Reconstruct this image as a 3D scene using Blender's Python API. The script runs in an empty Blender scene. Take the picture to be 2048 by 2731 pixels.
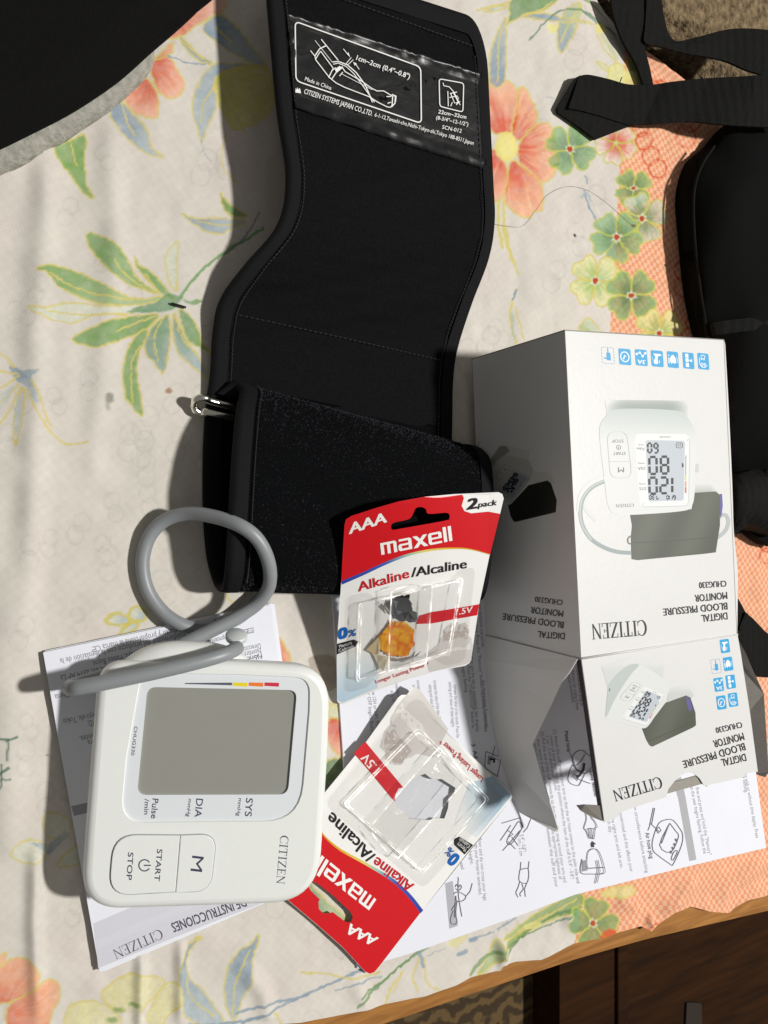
import bpy, math, random
import numpy as np
from mathutils import Vector, Matrix
from mathutils.geometry import tessellate_polygon, delaunay_2d_cdt
random.seed(7); rng = np.random.RandomState(7)
D = bpy.data; C = bpy.context.scene.collection
# ------------------------------------------------------------------ camera, world, lamp, exposure
FPX = 2051.; TILT = math.radians(29); H = .42            # metres; photo frame is 2048 x 2731
dv = np.array([math.sin(TILT), 0, -math.cos(TILT)]); rv = np.array([math.cos(TILT), 0, math.sin(TILT)]); uv_ = np.array([0, 1., 0])
cam_d = D.cameras.new('camera'); cam = D.objects.new('camera', cam_d); C.objects.link(cam)
cam_d.sensor_fit = 'HORIZONTAL'; cam_d.sensor_width = 36; cam_d.lens = 36 * FPX / 2048
cam_d.clip_start = .01; cam_d.clip_end = 20
cam.matrix_world = Matrix(((rv[0], uv_[0], -dv[0], 0), (rv[1], uv_[1], -dv[1], 0), (rv[2], uv_[2], -dv[2], H), (0, 0, 0, 1)))
S_ = bpy.context.scene; S_.camera = cam
S_.view_settings.view_transform = 'Standard'; S_.view_settings.look = 'None'; S_.view_settings.exposure = 0; S_.view_settings.gamma = 1
w = D.worlds.new('World'); S_.world = w; w.use_nodes = True
w.node_tree.nodes['Background'].inputs[0].default_value = (1, .96, .92, 1); w.node_tree.nodes['Background'].inputs[1].default_value = .17
LDIR = np.array([.53, .06, 1.]); LDIR /= np.linalg.norm(LDIR)
ld = D.lights.new('ceiling_lamp', 'POINT'); ld.energy = 432; ld.color = (1, .978, .945); ld.shadow_soft_size = .11
lo = D.objects.new('ceiling_lamp', ld); C.objects.link(lo); lo.location = np.array([.27, -.02, 0]) + 3.2 * LDIR

# ------------------------------------------------------------------ helpers
def P(px, py, z=0.):                                      # photo position -> the world point at height z
    v = dv + rv * (px - 1024) / FPX + uv_ * (1365.5 - py) / FPX
    return np.array([0, 0, H]) + v * ((z - H) / v[2])
def proj(X, Y, Z):
    q2 = Z - H; dep = X * dv[0] + q2 * dv[2]
    return 1024 + FPX * (X * rv[0] + q2 * rv[2]) / dep, 1365.5 - FPX * Y / dep
def lin(c):
    return tuple((x / 255 / 12.92 if x / 255 <= .04045 else ((x / 255 + .055) / 1.055) ** 2.4) for x in c[:3])
def nd(nt, t, **k):
    n = nt.nodes.new(t)
    for a, b in k.items():
        if a in n.inputs: n.inputs[a].default_value = b
        else: setattr(n, a, b)
    return n
def material(name, col=(.8, .8, .8), rough=.6, vcol=False, noise=0., nscale=200., bump=0., bscale=600., metal=0., spec=.5, sheen=0., wave=None, bdist=.0004, coat=0.):
    m = D.materials.new(name); m.use_nodes = True; nt = m.node_tree; b = nt.nodes['Principled BSDF']
    b.inputs['Roughness'].default_value = rough; b.inputs['Metallic'].default_value = metal; b.inputs['Specular IOR Level'].default_value = spec
    b.inputs['Sheen Weight'].default_value = sheen; b.inputs['Coat Weight'].default_value = coat
    tc = nt.nodes.new('ShaderNodeTexCoord'); src = None
    if vcol:
        a = nd(nt, 'ShaderNodeAttribute', attribute_name='Col'); src = a.outputs['Color']
    else:
        c = nt.nodes.new('ShaderNodeRGB'); c.outputs[0].default_value = (*col, 1); src = c.outputs[0]
    if noise:
        n = nd(nt, 'ShaderNodeTexNoise', Scale=nscale, Detail=5.); nt.links.new(tc.outputs['Object'], n.inputs['Vector'])
        r = nd(nt, 'ShaderNodeMapRange'); r.inputs[1].default_value = .25; r.inputs[2].default_value = .75
        r.inputs[3].default_value = 1 - noise; r.inputs[4].default_value = 1 + noise; nt.links.new(n.outputs[0], r.inputs[0])
        mx = nd(nt, 'ShaderNodeVectorMath', operation='SCALE'); nt.links.new(src, mx.inputs[0]); nt.links.new(r.outputs[0], mx.inputs['Scale']); src = mx.outputs[0]
    nt.links.new(src, b.inputs['Base Color'])
    if bump or wave:
        h = None
        if bump:
            n2 = nd(nt, 'ShaderNodeTexNoise', Scale=bscale, Detail=3.); nt.links.new(tc.outputs['Object'], n2.inputs['Vector']); h = n2.outputs[0]
        if wave:
            wv = nd(nt, 'ShaderNodeTexWave', bands_direction=wave[1], Scale=wave[0]); nt.links.new(tc.outputs['Object'], wv.inputs['Vector'])
            if h:
                ad = nd(nt, 'ShaderNodeMath', operation='MULTIPLY_ADD'); nt.links.new(wv.outputs[1], ad.inputs[0]); ad.inputs[1].default_value = wave[2]; nt.links.new(h, ad.inputs[2]); h = ad.outputs[0]
            else: h = wv.outputs[1]
        bp = nd(nt, 'ShaderNodeBump', Strength=max(bump, .3), Distance=bdist); nt.links.new(h, bp.inputs['Height']); nt.links.new(bp.outputs[0], b.inputs['Normal'])
    return m
def mesh_obj(name, V, F, mat, parent=None, cols=None, smooth=False, mi=None):
    me = D.meshes.new(name); off = np.array(parent.location) if parent is not None and 'rooted' in parent else np.zeros(3)
    V = np.asarray(V, float).reshape(-1, 3) - off
    me.from_pydata(V.tolist(), [], [list(map(int, f)) for f in F])
    for m in (mat if isinstance(mat, (list, tuple)) else [mat]): me.materials.append(m)
    if cols is not None:
        a = me.color_attributes.new('Col', 'FLOAT_COLOR', 'POINT'); cc = np.ones((len(V), 4), np.float32); cc[:, :3] = np.asarray(cols)[:, :3]
        a.data.foreach_set('color', cc.ravel())
    if mi is not None: me.polygons.foreach_set('material_index', mi)
    if smooth: me.polygons.foreach_set('use_smooth', [True] * len(me.polygons))
    me.update()
    o = D.objects.new(name, me); C.objects.link(o)
    if parent is not None:
        o.parent = parent
        if 'rooted' not in parent and parent.parent is not None:      # sub-part: vertices were given in world space
            o.matrix_parent_inverse = Matrix.Identity(4)
            me.transform(Matrix.Translation(Vector(-np.array(parent.parent.location))))
    return o
def thing(name, label, cat, loc, group=None):
    o = D.objects.new(name, None); C.objects.link(o); o.location = Vector([float(a) for a in loc]); o.empty_display_size = .01
    o['label'] = label; o['category'] = cat; o['rooted'] = 1
    if group: o['group'] = group
    return o
def tag(o, label=None, cat=None, kind=None):
    if label: o['label'] = label
    if cat: o['category'] = cat
    if kind: o['kind'] = kind
    return o
class Acc:                                                # collects shapes that become one mesh
    def __init__(s): s.V = []; s.F = []; s.c = []
    def add(s, V, F, col=None):
        n = len(s.V); s.V += [tuple(v) for v in V]; s.F += [tuple(i + n for i in f) for f in F]
        if col is not None:
            col = np.asarray(col, float)
            s.c += [tuple(col)] * len(V) if col.ndim == 1 else [tuple(q) for q in col]
    def build(s, name, mat, parent=None, smooth=False):
        return mesh_obj(name, s.V, s.F, mat, parent, s.c if s.c else None, smooth)
class Plane:                                              # plane through three (px, py, z) points
    def __init__(s, a, b, c):
        A, B, Cc = P(*a), P(*b), P(*c); n = np.cross(B - A, Cc - A); n /= np.linalg.norm(n)
        if n[2] < 0 or (abs(n[2]) < .05 and np.dot(n, np.array([0, 0, H]) - A) < 0): n = -n
        if np.dot(n, np.array([0, 0, H]) - A) < 0: n = -n
        s.o, s.n = A, n; e = np.array([1., 0, 0]) - n * n[0]; s.e1 = e / np.linalg.norm(e); s.e2 = np.cross(n, s.e1)
    def at(s, px, py, lift=0.):
        v = dv + rv * (px - 1024) / FPX + uv_ * (1365.5 - py) / FPX; c = np.array([0, 0, H])
        return c + v * (np.dot(s.o - c, s.n) / np.dot(v, s.n)) + s.n * lift
    def to2(s, px, py): q = s.at(px, py) - s.o; return np.array([np.dot(q, s.e1), np.dot(q, s.e2)])
    def p3(s, a, l=0.): return s.o + s.e1 * a[0] + s.e2 * a[1] + s.n * l
class ZField:                                             # bent sheet: height given over the photo position
    def __init__(s, f): s.f = f
    def at(s, px, py, lift=0.): return P(px, py, s.f(px, py) + lift)
def sm(pts, n=4, closed=True):                            # Catmull-Rom
    p = np.asarray(pts, float); N = len(p); out = []
    for i in range(N if closed else N - 1):
        g = (lambda k: p[k % N]) if closed else (lambda k: p[min(max(k, 0), N - 1)])
        a, b, c, d = g(i - 1), g(i), g(i + 1), g(i + 2)
        for t in np.arange(n) / n:
            out.append(.5 * (2 * b + (c - a) * t + (2 * a - 5 * b + 4 * c - d) * t * t + (3 * b - a - 3 * c + d) * t ** 3))
    if not closed: out.append(p[-1])
    return np.array(out)
def rpoly(pts, r, n=6):                                   # polygon with rounded corners
    p = np.asarray(pts, float); N = len(p); out = []; r = [r] * N if np.isscalar(r) else r
    for i in range(N):
        a, b, c = p[i - 1], p[i], p[(i + 1) % N]; u = (a - b); v = (c - b); lu, lv = np.linalg.norm(u), np.linalg.norm(v)
        d = min(r[i], lu * .49, lv * .49)
        if d <= 0: out.append(b); continue
        s, e = b + u / lu * d, b + v / lv * d
        for t in np.linspace(0, 1, n): out.append((1 - t) ** 2 * s + 2 * t * (1 - t) * b + t * t * e)
    return np.array(out)
def tr(pts, ox, oy, s): return np.asarray(pts, float) * s + np.array([ox, oy])
def offset(poly, d):                                      # + grows a polygon
    p = np.asarray(poly, float); a = np.roll(p, 1, 0); b = np.roll(p, -1, 0); t = b - a; n = np.stack([t[:, 1], -t[:, 0]], 1)
    n /= np.linalg.norm(n, axis=1)[:, None] + 1e-12
    if np.sum(p[:, 0] * np.roll(p[:, 1], -1) - np.roll(p[:, 0], -1) * p[:, 1]) < 0: n = -n
    return p + n * d
def inside(pt, poly):
    x, y = pt; p = np.asarray(poly); q = np.roll(p, -1, 0); c = (p[:, 1] > y) != (q[:, 1] > y)
    with np.errstate(divide='ignore', invalid='ignore'): xi = (q[:, 0] - p[:, 0]) * (y - p[:, 1]) / (q[:, 1] - p[:, 1]) + p[:, 0]
    return bool(np.sum(c & (x < xi)) % 2)
def fill(poly, holes=(), step=None):                      # 2D fill, optional inner grid of points
    if step is None and not holes:
        return np.asarray(poly), tessellate_polygon([[Vector((a[0], a[1], 0)) for a in poly]])
    loops = [np.asarray(poly)] + [np.asarray(h) for h in holes]; V = []; E = []
    for L in loops:
        n0 = len(V); V += [Vector(a) for a in L]; E += [(n0 + i, n0 + (i + 1) % len(L)) for i in range(len(L))]
    if step:
        lo_, hi = loops[0].min(0), loops[0].max(0)
        for x in np.arange(lo_[0] + step / 2, hi[0], step):
            for y in np.arange(lo_[1] + step / 2, hi[1], step):
                if inside((x, y), poly) and not any(inside((x, y), h) for h in holes): V.append(Vector((x, y)))
    r = delaunay_2d_cdt(V, E, [], 0, 1e-7); vs = np.array([list(a) for a in r[0]]); fs = []
    for f in r[2]:
        c = vs[list(f)].mean(0)
        if inside(c, poly) and not any(inside(c, h) for h in holes): fs.append(f)
    return vs, fs
class Ink:                                                # flat print laid on a surface, one mesh per thing
    def __init__(s, surf, base=.00004, inc=1.): s.s = surf; s.a = Acc(); s.l = base; s.k = inc
    def raw(s, V2, F, col, up=True):
        s.a.add([s.s.at(x, y, s.l) for x, y in V2], F, col)
        if up: s.l += 1.6e-6 * s.k
    def poly(s, pts, col, step=None, holes=()):
        V, F = fill(pts, holes, step)
        s.raw(V, F, lin(col) if not callable(col) else [lin(col(x, y)) for x, y in V])
    def line(s, pts, wd, col, n=0, closed=False, up=True):
        p = sm(pts, n, closed) if n else np.asarray(pts, float)
        if closed: p = np.vstack([p, p[:1]])
        d = np.gradient(p, axis=0); d /= np.linalg.norm(d, axis=1)[:, None] + 1e-9; nn = np.stack([-d[:, 1], d[:, 0]], 1) * (np.asarray(wd).reshape(-1, 1) / 2 if not np.isscalar(wd) else wd / 2)
        V = np.vstack([p + nn, p - nn]); m = len(p)
        s.raw(V, [(i, i + 1, m + i + 1, m + i) for i in range(m - 1)], lin(col) if not callable(col) else [lin(col(x, y)) for x, y in V], up)
    def text(s, st, p0, p1, h, col, bold=0., ital=0., M=None):
        V, F, asp = glyphs(st, ital); p0 = np.array(p0, float); d = np.array(p1, float) - p0; u = d / np.linalg.norm(d); up = np.array([u[1], -u[0]])
        for ox, oy in ([(0, 0)] if not bold else [(-bold, -bold * .5), (bold, -bold * .5), (-bold, bold * .5), (bold, bold * .5)] + ([(0, 0)] if bold > .022 else []) + ([(-bold * .5, 0), (bold * .5, 0)] if bold > .045 else [])):
            W = p0 + np.outer(V[:, 0] + ox / asp, d) + np.outer(V[:, 1] + oy / .73, up * h)
            if M: W = np.array([M(*q) for q in W])
            s.raw(W, F, lin(col), False); s.l += 1.2e-6 * s.k
    def build(s, name, mat, parent): return s.a.build(name, mat, parent)
_g = {}
def glyphs(st, ital=0.):
    k = (st, ital)
    if k in _g: return _g[k]
    cu = D.curves.new('lettering', 'FONT'); cu.body = st; cu.resolution_u = 3 if len(st) < 12 else 2; cu.shear = ital
    ob = D.objects.new('lettering', cu); me = ob.to_mesh()
    V = np.array([v.co[:2] for v in me.vertices]); F = [tuple(p.vertices) for p in me.polygons]; ob.to_mesh_clear(); D.objects.remove(ob); D.curves.remove(cu)
    x0, x1 = V[:, 0].min(), V[:, 0].max(); V = V.copy(); V[:, 0] = (V[:, 0] - x0) / (x1 - x0); V[:, 1] /= .73
    _g[k] = (V, F, x1 - x0); return _g[k]
def block_word(ink, p0, p1, h, col, M=None):             # heavy squared lowercase wordmark
    R = lambda x0, y0, x1, y1: [(x0, y0), (x1, y0), (x1, y1), (x0, y1)]
    L = [(1.07, [R(0, 0, .2, .78), R(.19, .63, .8, .78), R(.395, 0, .585, .64), [(.78, 0), (.98, 0), (.98, .68), (.88, .78), (.78, .78)]]), (.92, [R(.06, .64, .72, .78), [(.62, 0), (.82, 0), (.82, .68), (.72, .78), (.62, .78)], R(.1, 0, .63, .14), R(.1, .33, .63, .46), [(0, .08), (.1, 0), (.2, .0), (.2, .46), (.1, .46), (0, .38)]]),
         (.92, [[(-.02, 0), (.24, 0), (.88, .78), (.62, .78)], [(-.02, .78), (.24, .78), (.88, 0), (.62, 0)]]), (.92, [[(0, .1), (.1, 0), (.2, 0), (.2, .78), (.1, .78), (0, .68)], R(.19, .64, .72, .78), [(.62, .33), (.82, .33), (.82, .68), (.72, .78), (.62, .78)], R(.19, .33, .63, .45), R(.19, 0, .8, .14)]), (.31, [R(0, 0, .2, 1)]), (.2, [R(0, 0, .2, 1)])]
    tot = sum(a for a, _ in L); x = 0; p0 = np.array(p0, float); d = np.array(p1, float) - p0; u = d / np.linalg.norm(d); up = np.array([u[1], -u[0]])
    for a, parts in L:
        for q in parts:
            q = np.array(q, float); q = np.vstack([q[i] + (q[(i + 1) % len(q)] - q[i]) * np.linspace(0, 1, 4, endpoint=False)[:, None] for i in range(len(q))]); V = p0 + np.outer((x + q[:, 0]) / tot, d) + np.outer(q[:, 1], up * h) + np.outer(q[:, 1] * .07 / tot, d)
            ink.poly([M(*v) for v in V] if M else V, col); ink.l -= 1.2e-6 * ink.k
        x += a
    ink.l += 2e-6 * ink.k
SERIF = {}
def serif_word(ink, p0, p1, h, col):                      # the roman capitals C I T I Z E N as hand-made outlines
    def R(x0, y0, x1, y1): return [(x0, y0), (x1, y0), (x1, y1), (x0, y1)]
    def arcC():
        o = [(.5 + .5 * math.cos(a), .5 + .52 * math.sin(a)) for a in np.linspace(math.radians(42), math.radians(318), 22)]
        i = [(.54 + .38 * math.cos(a), .5 + .47 * math.sin(a)) for a in np.linspace(math.radians(318 - 6), math.radians(48), 22)]
        return o + i
    L = {'C': (.92, [arcC(), R(.86, .66, .9, .99), R(.86, .03, .9, .34)]),
         'I': (.42, [R(.14, 0, .28, 1), R(.02, 0, .4, .045), R(.02, .955, .4, 1)]),
         'T': (.86, [R(.36, 0, .5, .96), R(.22, 0, .64, .045), R(.02, .93, .84, 1), R(.02, .72, .06, .95), R(.8, .72, .84, .95)]),
         'Z': (.84, [[(.02, 0), (.18, 0), (.8, 1), (.64, 1)], R(.06, .945, .76, 1), R(.06, .74, .1, .95), R(.08, 0, .82, .055), R(.78, .04, .82, .28)]),
         'E': (.76, [R(.12, 0, .26, 1), R(.02, .95, .68, 1), R(.64, .76, .68, .97), R(.02, 0, .72, .05), R(.68, .03, .72, .26), R(.24, .485, .54, .53), R(.5, .38, .54, .64)]),
         'N': (1.0, [R(.12, 0, .17, 1), [(.04, 1), (.22, 1), (.9, 0), (.8, 0)], R(.8, 0, .86, 1), R(.02, 0, .28, .04), R(.7, .96, .98, 1)])}
    tot = sum(L[c][0] + .07 for c in 'CITIZEN'); x = 0; p0 = np.array(p0, float); d = np.array(p1, float) - p0; u = d / np.linalg.norm(d); up = np.array([u[1], -u[0]])
    for c in 'CITIZEN':
        w_, parts = L[c]
        for q in parts:
            q = np.array(q, float); ink.poly(p0 + np.outer((x + q[:, 0]) / tot, d) + np.outer(q[:, 1], up * h), col)
            ink.l -= 1.3e-6
        x += w_ + .07
    ink.l += 2e-6
def slab(acc, pl, poly, l0, l1, bev=0., holes=(), col=None, nb=3, bottom=False):   # poly in plane coordinates
    rings = [(0., l0)] + ([(-bev * (1 - math.cos(t)), l1 - bev * (1 - math.sin(t))) for t in np.linspace(0, math.pi / 2, nb + 1)] if bev else [(0., l1)])
    n = len(poly); V = []; F = []
    for d, l in rings: V += [pl.p3(a, l) for a in (offset(poly, d) if d else np.asarray(poly))]
    for k in range(len(rings) - 1):
        for i in range(n): F.append((k * n + i, k * n + (i + 1) % n, (k + 1) * n + (i + 1) % n, (k + 1) * n + i))
    acc.add(V, F, col)
    top = offset(poly, rings[-1][0]) if rings[-1][0] else np.asarray(poly)
    v2, f2 = fill(top, holes); acc.add([pl.p3(a, l1) for a in v2], f2, col)
    if bottom: v2, f2 = fill(poly, holes); acc.add([pl.p3(a, l0) for a in v2], f2, col)
    for h in holes:
        m = len(h); acc.add([pl.p3(a, l) for l in (l0, l1) for a in h], [(i, (i + 1) % m, m + (i + 1) % m, m + i) for i in range(m)], col)
def tube(acc, pts, r, n=14, col=None, cap=True):
    p = np.asarray(pts, float); t = np.gradient(p, axis=0); t /= np.linalg.norm(t, axis=1)[:, None]; up = np.array([.1, .2, 1.]); V = []; F = []
    a = np.cross(t[0], up); a /= np.linalg.norm(a)
    r = np.ones(len(p)) * r
    for i in range(len(p)):
        a = a - t[i] * np.dot(a, t[i]); a /= np.linalg.norm(a); b = np.cross(t[i], a)
        for k in range(n): V.append(p[i] + r[i] * (a * math.cos(2 * math.pi * k / n) + b * math.sin(2 * math.pi * k / n)))
    for i in range(len(p) - 1):
        for k in range(n): F.append((i * n + k, i * n + (k + 1) % n, (i + 1) * n + (k + 1) % n, (i + 1) * n + k))
    if cap: F += [tuple(range(n))[::-1], tuple(range((len(p) - 1) * n, len(p) * n))]
    acc.add(V, F, col)
def homog(src, dst):
    A = []; b = []
    for (x, y), (X, Y) in zip(src, dst):
        A += [[x, y, 1, 0, 0, 0, -X * x, -X * y], [0, 0, 0, x, y, 1, -Y * x, -Y * y]]; b += [X, Y]
    h = np.append(np.linalg.solve(np.array(A, float), np.array(b, float)), 1).reshape(3, 3)
    def f(x, y): q = h @ np.array([x, y, 1.]); return q[:2] / q[2]
    return f
def vnoise(x, y, seed):
    g = np.random.RandomState(seed).rand(256, 256); xi = np.floor(x).astype(int); yi = np.floor(y).astype(int); fx = x - xi; fy = y - yi
    fx = fx * fx * (3 - 2 * fx); fy = fy * fy * (3 - 2 * fy); a = lambda i, j: g[i & 255, j & 255]
    return (a(xi, yi) * (1 - fx) + a(xi + 1, yi) * fx) * (1 - fy) + (a(xi, yi + 1) * (1 - fx) + a(xi + 1, yi + 1) * fx) * fy
M_print = material('printed_ink', vcol=True, rough=.45)
M_print_matte = material('paper_ink', vcol=True, rough=.8)
# ------------------------------------------------------------------ the bed sheet (printed cotton) and the bed, floor
HEM = np.array([P(*q) for q in ((-400, 2790), (300, 2760), (800, 2722), (1000, 2682), (1126, 2654), (1253, 2606), (1328, 2584), (1334, 2570), (1373, 2560), (1436, 2556), (1524, 2512), (1607, 2496), (1701, 2465), (1727, 2477), (1790, 2429), (1834, 2415), (1891, 2428), (1941, 2432), (1986, 2398), (2048, 2382), (2200, 2340))])
HEAD = np.array([P(*q) for q in ((-400, -500), (1500, -140), (1560, -50), (1625, 10), (1672, 70), (1700, 100), (1728, 112), (1794, 158), (1858, 208), (1905, 258), (1960, 330), (2048, 480), (2200, 700))])
nx, ny = 760, 1040
gx = -.03 + .69 * (np.linspace(0, 1, nx) * .82 + .18 * np.linspace(0, 1, nx) ** 2)
yb = np.interp(gx, HEM[:, 0], HEM[:, 1]); yt = np.interp(gx, HEAD[:, 0], HEAD[:, 1]); 
tt = np.linspace(0, 1, ny)
X = np.repeat(gx[:, None], ny, 1); Y = yb[:, None] + (yt - yb)[:, None] * tt[None, :]
Z = np.zeros_like(X)
def ridge(pts, amp, wd):
    global Z
    q = np.array([P(*a)[:2] for a in pts]); best = np.full(X.shape, 9.); par = np.zeros(X.shape)
    m = (X > q[:, 0].min() - .05) & (X < q[:, 0].max() + .05) & (Y > q[:, 1].min() - .05) & (Y < q[:, 1].max() + .05)
    x, y = X[m], Y[m]; bd = np.full(x.shape, 9.); bp = np.zeros(x.shape); n = len(q) - 1
    for i in range(n):
        a, d = q[i], q[i + 1] - q[i]; t = np.clip(((x - a[0]) * d[0] + (y - a[1]) * d[1]) / (d @ d), 0, 1); ds = np.hypot(x - a[0] - t * d[0], y - a[1] - t * d[1])
        k = ds < bd; bd[k] = ds[k]; bp[k] = (i + t[k]) / n
    Z[m] += 1.5 * amp * np.exp(-(bd / wd) ** 2) * np.clip(np.sin(np.pi * np.clip(bp * .94 + .03, 0, 1)) * 1.6, 0, 1)
for a in (([(128, 250), (118, 600), (95, 900), (88, 1300), (70, 1700)], .0024, .007), ([(305, 240), (290, 420), (310, 640), (275, 960), (240, 1300)], .0018, .007), ([(160, 700), (190, 900), (150, 1150)], .0012, .01),
          ([(95, 2250), (90, 2450), (100, 2731)], .0024, .0035), ([(375, 2520), (372, 2650), (370, 2760)], .0022, .003), ([(480, 2500), (478, 2731)], .002, .003), ([(20, 1500), (30, 1900), (10, 2300)], .002, .01), ([(640, 2560), (700, 2650), (720, 2760)], .0016, .005),
          ([(930, 2600), (985, 2700), (1000, 2731)], .0014, .005), ([(420, 20), (440, 200), (400, 420)], .0014, .01), ([(1330, 2500), (1338, 2560), (1336, 2600)], .004, .004), ([(1720, 2440), (1728, 2480)], .004, .005), ([(1860, 2330), (1800, 2400), (1760, 2440)], .003, .008),
          ([(2048, 2290), (1960, 2350), (1900, 2400)], .0025, .008), ([(1640, 2390), (1700, 2420)], .002, .006), ([(1500, 2440), (1560, 2470)], .002, .006), ([(1420, 0), (1480, 200), (1440, 420)], .0009, .012), ([(1400, 640), (1420, 800), (1380, 950)], .0008, .01), ([(2010, 1480), (2040, 1650)], .001, .01)):
    ridge(*a)
Z += .0011 * (vnoise(X * 38 + 5, Y * 30 + 9, 3) - .5) + .0008 * (vnoise(X * 130, Y * 90, 4) - .5) + .0012 * np.maximum(0, vnoise(X * 16 + 3, Y * 55 + X * 40, 5) - .62)
dh = (yt[:, None] - Y); de = (Y - yb[:, None])
edge = np.interp(gx, [.40, .425, .5], [0, .9, 1])[:, None]
Z -= edge * .008 * np.exp(-(dh / .012) ** 2)                  # the sheet turns down over the mattress edge
hemz = .0015 + .0035 * vnoise(gx * 60, gx * 0 + 2.5, 8); Z = Z * np.clip(de / .006, .35, 1) + np.exp(-(de / .007) ** 2) * (hemz[:, None] * .9 - .001)
PX, PY = proj(X, Y, np.zeros_like(X))
base = np.array(lin((211, 206, 196)))
n1 = vnoise(PX / 21, PY / 21, 11); n2 = vnoise(PX / 8, PY / 8, 12); n3 = vnoise(PX / 75, PY / 90, 13)
COL = base[None, None, :] * (1 + .05 * (n1 - .5) + .04 * (n2 - .5) + .08 * (n3 - .5))[..., None]
pk = np.clip((vnoise(PX / 120 + 3, PY / 120, 14) - .45) * 2, 0, 1)[..., None]; COL = COL * (1 - pk * np.array([0, .035, .02]))
CHK = np.zeros(X.shape)
W1 = (vnoise(PX / 9, PY / 9, 15) - .5) * 5; W2 = (vnoise(PX / 9, PY / 9, 16) - .5) * 5
def near(p, mg):
    return (PX > p[:, 0].min() - mg) & (PX < p[:, 0].max() + mg) & (PY > p[:, 1].min() - mg) & (PY < p[:, 1].max() + mg)
def sd(p, x, y, closed=True):
    q = np.roll(p, -1, 0) if closed else p[1:]; a = p if closed else p[:-1]; d = q - a; bd = np.full(x.shape, 1e9); c = np.zeros(x.shape, bool)
    for i in range(len(a)):
        t = np.clip(((x - a[i, 0]) * d[i, 0] + (y - a[i, 1]) * d[i, 1]) / (d[i] @ d[i] + 1e-9), 0, 1); bd = np.minimum(bd, np.hypot(x - a[i, 0] - t * d[i, 0], y - a[i, 1] - t * d[i, 1]))
        if closed:
            k = (a[i, 1] > y) != (q[i, 1] > y)
            with np.errstate(divide='ignore', invalid='ignore'): c ^= k & (x < d[i, 0] * (y - a[i, 1]) / (d[i, 1] if d[i, 1] else 1e-9) + a[i, 0])
    return np.where(c, -bd, bd) if closed else bd
def mixin(m, a, col): COL[m] = COL[m] * (1 - a[:, None]) + np.asarray(col) * a[:, None]
YEL = (209, 195, 112)
def petal(pts, c0, c1, anchor=None, out=YEL, ow=5.5, al=.86, streak=.25, sc=None, n=4):
    p = sm(pts, n); m = near(p, 12); x, y = PX[m] + W1[m], PY[m] + W2[m]
    if not x.size: return
    s = sd(p, x, y); an = np.array(anchor if anchor is not None else pts[0], float); dd = np.hypot(x - an[0], y - an[1]); mx = np.hypot(*(p - an).T).max()
    t = np.clip(dd / mx, 0, 1); ang = np.arctan2(y - an[1], x - an[0]); st = vnoise(ang * 9 + 40, t * 2.5 + 7, 21)
    t = np.clip(t * 1.2 - .12 + (st - .5) * streak * 2, 0, 1); t = t * t * (3 - 2 * t)
    c = np.array(lin(c0))[None] * (1 - t[:, None]) + np.array(lin(c1))[None] * t[:, None]; c = c * (1 + .16 * (vnoise(x / 6, y / 6, 22) - .5))[:, None]
    if sc is not None:
        k = np.clip((st - .62) * 5, 0, 1) * np.clip(1 - dd / mx, 0, 1) ** .7; c = c * (1 - k[:, None]) + np.array(lin(sc))[None] * k[:, None]
    mixin(m, np.clip(.5 - s / 4, 0, 1) * al * (.86 + .28 * (vnoise(x / 17, y / 17, 62) - .3)).clip(0, 1), c)
    CHK[m] *= 1 - np.clip(.5 - s / 2.4, 0, 1) * al
    if out is not None: a = np.clip((ow / 2 - np.abs(s)) / 3.4 + .5, 0, 1) * .74; mixin(m, a, lin(out)); CHK[m] *= 1 - a
def stroke(pts, wd, col, al=.85, n=5):
    p = sm(pts, n, False); m = near(p, 10 + wd); x, y = PX[m] + W1[m], PY[m] + W2[m]
    if not x.size: return
    a = np.clip((wd / 2 - sd(p, x, y, False)) / 2 + .5, 0, 1) * al; mixin(m, a, lin(col)); CHK[m] *= 1 - a
def spot(c, r, col, al=1., soft=2.5):
    p = np.array([c, c], float); m = near(p, max(np.max(r) + 8, 10)); x, y = PX[m] + W1[m], PY[m] + W2[m]; r = np.ones(2) * r
    s = (np.hypot((x - c[0]) / r[0], (y - c[1]) / r[1]) - 1) * r.min(); a = np.clip(.5 - s / soft, 0, 1) * al; mixin(m, a, lin(col)); CHK[m] *= 1 - a
# coral checked border
bl = np.array([P(*q)[:2] for q in ((1665, 140), (1650, 470), (1628, 880), (1600, 1700), (1553, 2380), (1526, 2512))])
xb = np.interp(Y, bl[::-1, 1], bl[::-1, 0], left=bl[-1, 0], right=bl[0, 0] + .001)
om = np.clip((X - xb) / .0008 + .5, 0, 1); CHK = np.maximum(CHK, om); COL = COL * (1 - om[..., None]) + np.array(lin((232, 168, 138))) * (1 + .1 * (n1 - .5))[..., None] * om[..., None]
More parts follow.
